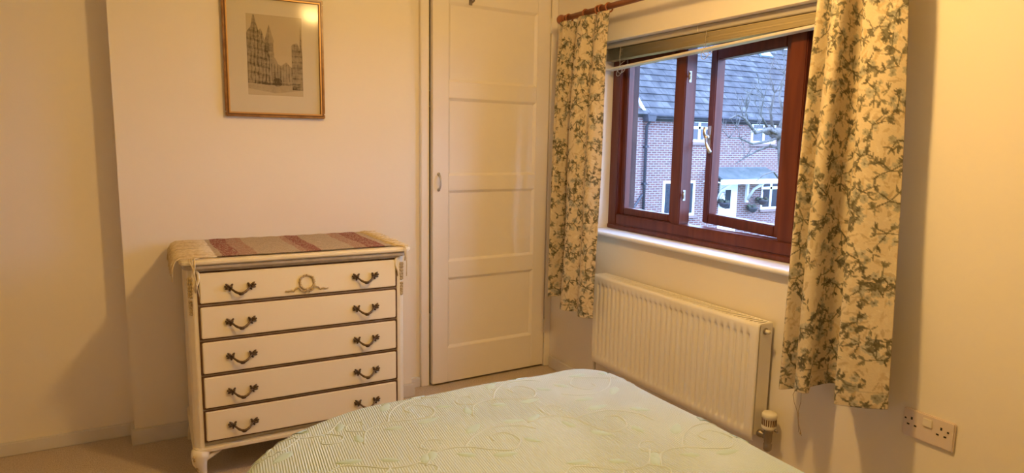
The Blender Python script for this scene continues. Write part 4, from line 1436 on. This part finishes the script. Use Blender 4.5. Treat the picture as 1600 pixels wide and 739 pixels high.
m = MB()
yr, zr = D0 - 0.28 + NCOURSE * gauge * math.cos(pitch), EZ - 0.10 + NCOURSE * gauge * math.sin(pitch)
m.prism([(D0 - 0.2, EZ - 0.06), (yr + 0.03, zr + 0.0), (yr + 4, zr - 4), (D0 + 0.2, EZ - 0.5)], 'x', HX0, HX1)
hp_(m.build('roof_deck', 'roof_tile'))
x = HX0
while x < HX1:
    o = MB().tube([(x, yr + 0.04, zr + 0.0), (x + 0.44, yr + 0.04, zr + 0.0)], 0.07, 10).build('ridge_tile', 'roof_tile')
    hp_(o)
    x += 0.46
m = MB()
m.tube([(14.05, D0 - 0.33, EZ - 0.10), (HX1, D0 - 0.33, EZ - 0.10)], 0.06, 10)
hp_(m.build('gutter', 'pipe_dark'))
hp_(box('fascia', 'pipe_dark', 14.05, HX1, D0 - 0.26, D0 - 0.20, EZ - 0.20, EZ - 0.02))
hp_(box('soffit', 'pipe_dark', 14.05, HX1, D0 - 0.24, D0, EZ - 0.20, EZ - 0.18))
m = MB()
m.tube([(14.16, D0 - 0.33, EZ - 0.14), (14.16, D0 - 0.32, EZ - 0.25), (14.20, D0 - 0.08, EZ - 0.45), (14.22, D0 - 0.08, GZ)], 0.045, 10)
for z in (1.2, 0.0, -1.2):
    m.box(14.15, 14.29, D0 - 0.13, D0, z - 0.03, z + 0.03)
hp_(m.build('downpipe', 'pipe_dark'))
hp_(MB().prism([(14.02, EZ - 0.30), (14.30, EZ - 0.30), (14.36, EZ - 0.08), (13.98, EZ - 0.08)], 'y', D0 - 0.38, D0 - 0.1).build('rainwater_head', 'pipe_dark'))
hp_(MB().tube([(13.2, D0 - 0.16, -1.12), (13.75, D0 - 0.16, -0.75), (14.10, D0 - 0.13, -0.35)], 0.04, 8).build('waste_pipe', 'pipe_dark'))
def hwin(x0, x1, z0, z1, mulls, trans=None):
    e = empty('window', ((x0 + x1) / 2, D0, z0))
    e.parent = house
    e.matrix_parent_inverse = Matrix.Translation(-Vector(house.location))
    inv = Matrix.Translation(-Vector(e.location))
    def w_(o):
        o.parent = e; o.matrix_parent_inverse = inv; return o
    t = 0.085
    m = MB()
    m.box(x0, x1, D0 - 0.03, D0 + 0.05, z0, z0 + t); m.box(x0, x1, D0 - 0.03, D0 + 0.05, z1 - t, z1)
    m.box(x0, x0 + t, D0 - 0.03, D0 + 0.05, z0 + t, z1 - t); m.box(x1 - t, x1, D0 - 0.03, D0 + 0.05, z0 + t, z1 - t)
    ed = [x0 + t] + [q for mm in mulls for q in (mm - 0.05, mm + 0.05)] + [x1 - t]
    for mm in mulls:
        m.box(mm - 0.05, mm + 0.05, D0 - 0.03, D0 + 0.05, z0 + t, z1 - t)
    if trans:
        m.box(x0 + t, x1 - t, D0 - 0.03, D0 + 0.05, trans - 0.045, trans + 0.045)
    w_(m.build('window_frame', 'upvc'))
    for i in range(0, len(ed), 2):
        w_(box('pane', 'house_pane', ed[i], ed[i + 1], D0 - 0.008, D0 - 0.002, z0 + t, z1 - t))
    w_(box('window_sill', 'concrete_sill', x0 - 0.06, x1 + 0.06, D0 - 0.09, D0, z0 - 0.09, z0))
hwin(15.07, 16.50, -1.13, 0.07, (15.78,))
hwin(16.02, 17.05, 1.38, 2.12, (16.55,), 1.86)
hwin(19.07, 20.33, 1.37, 2.12, (19.70,), 1.86)
hwin(19.79, 21.30, -1.04, 0.03, (20.30, 20.80), -0.25)
# front door with letter plate and glazed slot
e = empty('front_door', (18.13, D0, GZ)); e.parent = house; e.matrix_parent_inverse = Matrix.Translation(-Vector(house.location))
def fd(o):
    o.parent = e; o.matrix_parent_inverse = Matrix.Translation(-Vector(e.location)); return o
fd(box('door_leaf', 'upvc', 17.66, 18.54, D0 - 0.05, D0, GZ + 0.1, 0.0, bevel=0.01))
fd(box('pane', 'house_pane', 17.93, 18.20, D0 - 0.057, D0 - 0.051, -0.95, -0.28))
fd(box('letter_plate', 'silver', 17.92, 18.25, D0 - 0.065, D0 - 0.051, -1.20, -1.15))
# canopy
m = MB()
m.prism([(D0, 0.52), (D0, 0.44), (D0 - 0.85, 0.10), (D0 - 0.85, 0.16)], 'x', 16.95, 19.95)
# hipped right end: tilt by adding a sloped block
hp_(m.build('canopy_roof', 'canopy_tile'))
hp_(box('canopy_fascia', 'upvc', 16.85, 20.1, D0 - 0.90, D0 - 0.84, -0.02, 0.14))
hp_(box('canopy_soffit', 'upvc', 16.9, 20.05, D0 - 0.84, D0, 0.02, 0.05))
for x in (17.45, 19.02):
    m = MB()
    m.box(x - 0.05, x + 0.05, D0 - 0.09, D0, -0.75, 0.02)
    m.tube([(x, D0 - 0.08, -0.65), (x, D0 - 0.35, -0.25), (x, D0 - 0.75, -0.02)], 0.05, 6)
    hp_(m.build('canopy_bracket', 'upvc'))
hp_(MB().blob((17.42, D0 - 0.15, -0.40), (0.10, 0.08, 0.14)).build('wall_lantern', 'pipe_dark'))
hp_(MB().box(22.0, 22.62, 19.62, 20.06, 4.83, 5.02, Matrix.Identity(4)).build('vent_box', 'skylight_glass')) if False else None
# roof window lying in the slope
def slope(x, s, off):
    y, z = D0 - 0.28 + s * math.cos(pitch), EZ - 0.10 + s * math.sin(pitch)
    return Vector((x, y - math.sin(pitch) * off, z + math.cos(pitch) * off))
m = MB()
sa, sb = 3.72, 4.12
vs = [slope(21.95, sa, .03), slope(22.62, sa, .03), slope(22.62, sb, .03), slope(21.95, sb, .03), slope(21.95, sa, .10), slope(22.62, sa, .10), slope(22.62, sb, .10), slope(21.95, sb, .10)]
m.add(vs, [(0, 3, 2, 1), (4, 5, 6, 7), (0, 1, 5, 4), (1, 2, 6, 5), (2, 3, 7, 6), (3, 0, 4, 7)])
hp_(m.build('roof_window', 'skylight_glass'))

# hanging baskets on the house front
for i, (x, z, lab) in enumerate(((17.72, -0.70, 'dark hanging basket beside the white front door'), (19.66, -0.66, 'hanging basket next to the ground floor window of the brick house'), (19.18, -0.92, 'low wall basket on bare brick between door and window'))):
    b = tag(empty('hanging_basket', (x, D0 - 0.18, z)), lab, 'basket', 'baskets on the house front')
    m = MB(); m.lathe([(0.03, -0.20), (0.13, -0.14), (0.19, -0.04), (0.20, 0.0)], (x, D0 - 0.21, z), (0, 0, 1), 14)
    under(b, m.build('bowl', 'pipe_dark'))
    m = MB(); rb = random.Random(i)
    for k in range(16):
        m.blob((x + rb.uniform(-.16, .16), D0 - 0.21 + rb.uniform(-.14, .14), z + rb.uniform(-.02, .07)), (.06, .06, .05))
    under(b, m.build('plants', 'basket_green'))
    m = MB(); m.tube([(x, D0, z + 0.33), (x, D0 - 0.21, z + 0.36), (x, D0 - 0.21, z + 0.30)], 0.012, 6)
    for a in range(3):
        m.tube([(x, D0 - 0.21, z + 0.32), (x + 0.19 * math.cos(a * 2.09), D0 - 0.21 + 0.19 * math.sin(a * 2.09), z)], 0.006, 5)
    under(b, m.build('bracket', 'pipe_dark'))

# bare garden tree in front of the house
tree = tag(empty('bare_tree', (15.0, 12.0, GZ)), 'leafless pollarded tree in front of the brick house', 'tree')
TY = 12.0
K = TY / D0
def tp(x17, z17, dy=0.0):
    """a point of the tree plane that covers (x17, z17) of the house front, shifted in depth"""
    yy = TY + dy
    return Vector((x17 * yy / D0, yy, 1.28 + (z17 - 1.28) * yy / D0))
rt = random.Random(13)
m = MB()
m.tube([(15.05, TY, GZ), (15.0, TY, -1.0), tp(20.95, 0.0), tp(20.75, 1.0), tp(20.6, 1.75)], [0.16, 0.13, 0.115, 0.10, 0.10], 10)
m.blob(tp(20.4, 1.75), (0.20, 0.18, 0.16), n=8, m=6)
m.blob(tp(19.95, 1.85), (0.16, 0.14, 0.12), n=8, m=6)
under(tree, m.build('trunk', 'bark'))
def branch(pts, r0, r1, twigs=4):
    b = MB()
    n = len(pts)
    b.tube(pts, [r0 + (r1 - r0) * i / (n - 1) for i in range(n)], 7)
    o = b.build('branch', 'bark'); under(tree, o)
    t = MB()
    for k in range(twigs):
        i = rt.randrange(1, n)
        p = Vector(pts[i])
        d = Vector((rt.uniform(-.7, .5), rt.uniform(-.4, .4), rt.uniform(.2, 1.0))).normalized()
        L = rt.uniform(.3, .8)
        q = [p]
        for s_ in range(5):
            d = (d + Vector((rt.uniform(-.25, .25), rt.uniform(-.2, .2), rt.uniform(-.1, .2)))).normalized()
            q.append(q[-1] + d * L / 5)
        t.tube(q, [.010, .009, .008, .007, .006, .004], 5)
        for s_ in (2, 3):
            d2 = (d + Vector((rt.uniform(-.8, .8), rt.uniform(-.4, .4), rt.uniform(-.2, .6)))).normalized()
            t.tube([q[s_], q[s_] + d2 * L * .25, q[s_] + d2 * L * .45 + Vector((0, 0, .04))], [.007, .006, .003], 5)
    if twigs:
        o2 = t.build('twigs', 'bark'); o2.parent = o
branch([tp(20.6, 1.7), tp(20.0, 1.9, -.3), tp(19.3, 1.75, -.4), tp(18.7, 2.25, -.5), tp(18.35, 2.35, -.5), tp(17.95, 2.2, -.5)], .055, .018, 6)
branch([tp(20.5, 1.6), tp(19.9, 1.45, -.2), tp(19.2, 1.35, -.5), tp(18.5, 1.55, -.6), tp(18.0, 1.55, -.6)], .045, .012, 5)
branch([tp(20.7, 1.2), tp(20.1, 1.3, .2), tp(19.4, 1.1, .3), tp(18.8, 0.85, .3), tp(18.4, 0.65, .3)], .045, .012, 3)
branch([tp(20.8, 0.0), tp(20.4, 0.35, -.2), tp(19.9, 0.25, -.3), tp(19.5, 0.0, -.3)], .03, .010, 0)
branch([tp(20.5, 1.8), tp(20.7, 2.4, .1), tp(20.4, 3.1, .2), tp(20.6, 3.9, .2), tp(20.5, 4.5, .2)], .05, .010, 9)
branch([tp(20.2, 1.85), tp(20.0, 2.5, -.1), tp(20.15, 3.2, -.2), tp(19.8, 3.9, -.2)], .042, .010, 8)
branch([tp(19.9, 1.95), tp(19.5, 2.4, -.2), tp(19.6, 3.0, -.3), tp(19.3, 3.5, -.3)], .035, .008, 7)
branch([tp(20.7, 1.7), tp(21.3, 2.3, .2), tp(21.2, 3.2, .3), tp(21.6, 4.0, .3)], .05, .010, 6)
branch([tp(18.9, 2.1, -.45), tp(18.75, 2.5, -.5), tp(18.9, 2.9, -.5)], .018, .006, 4)
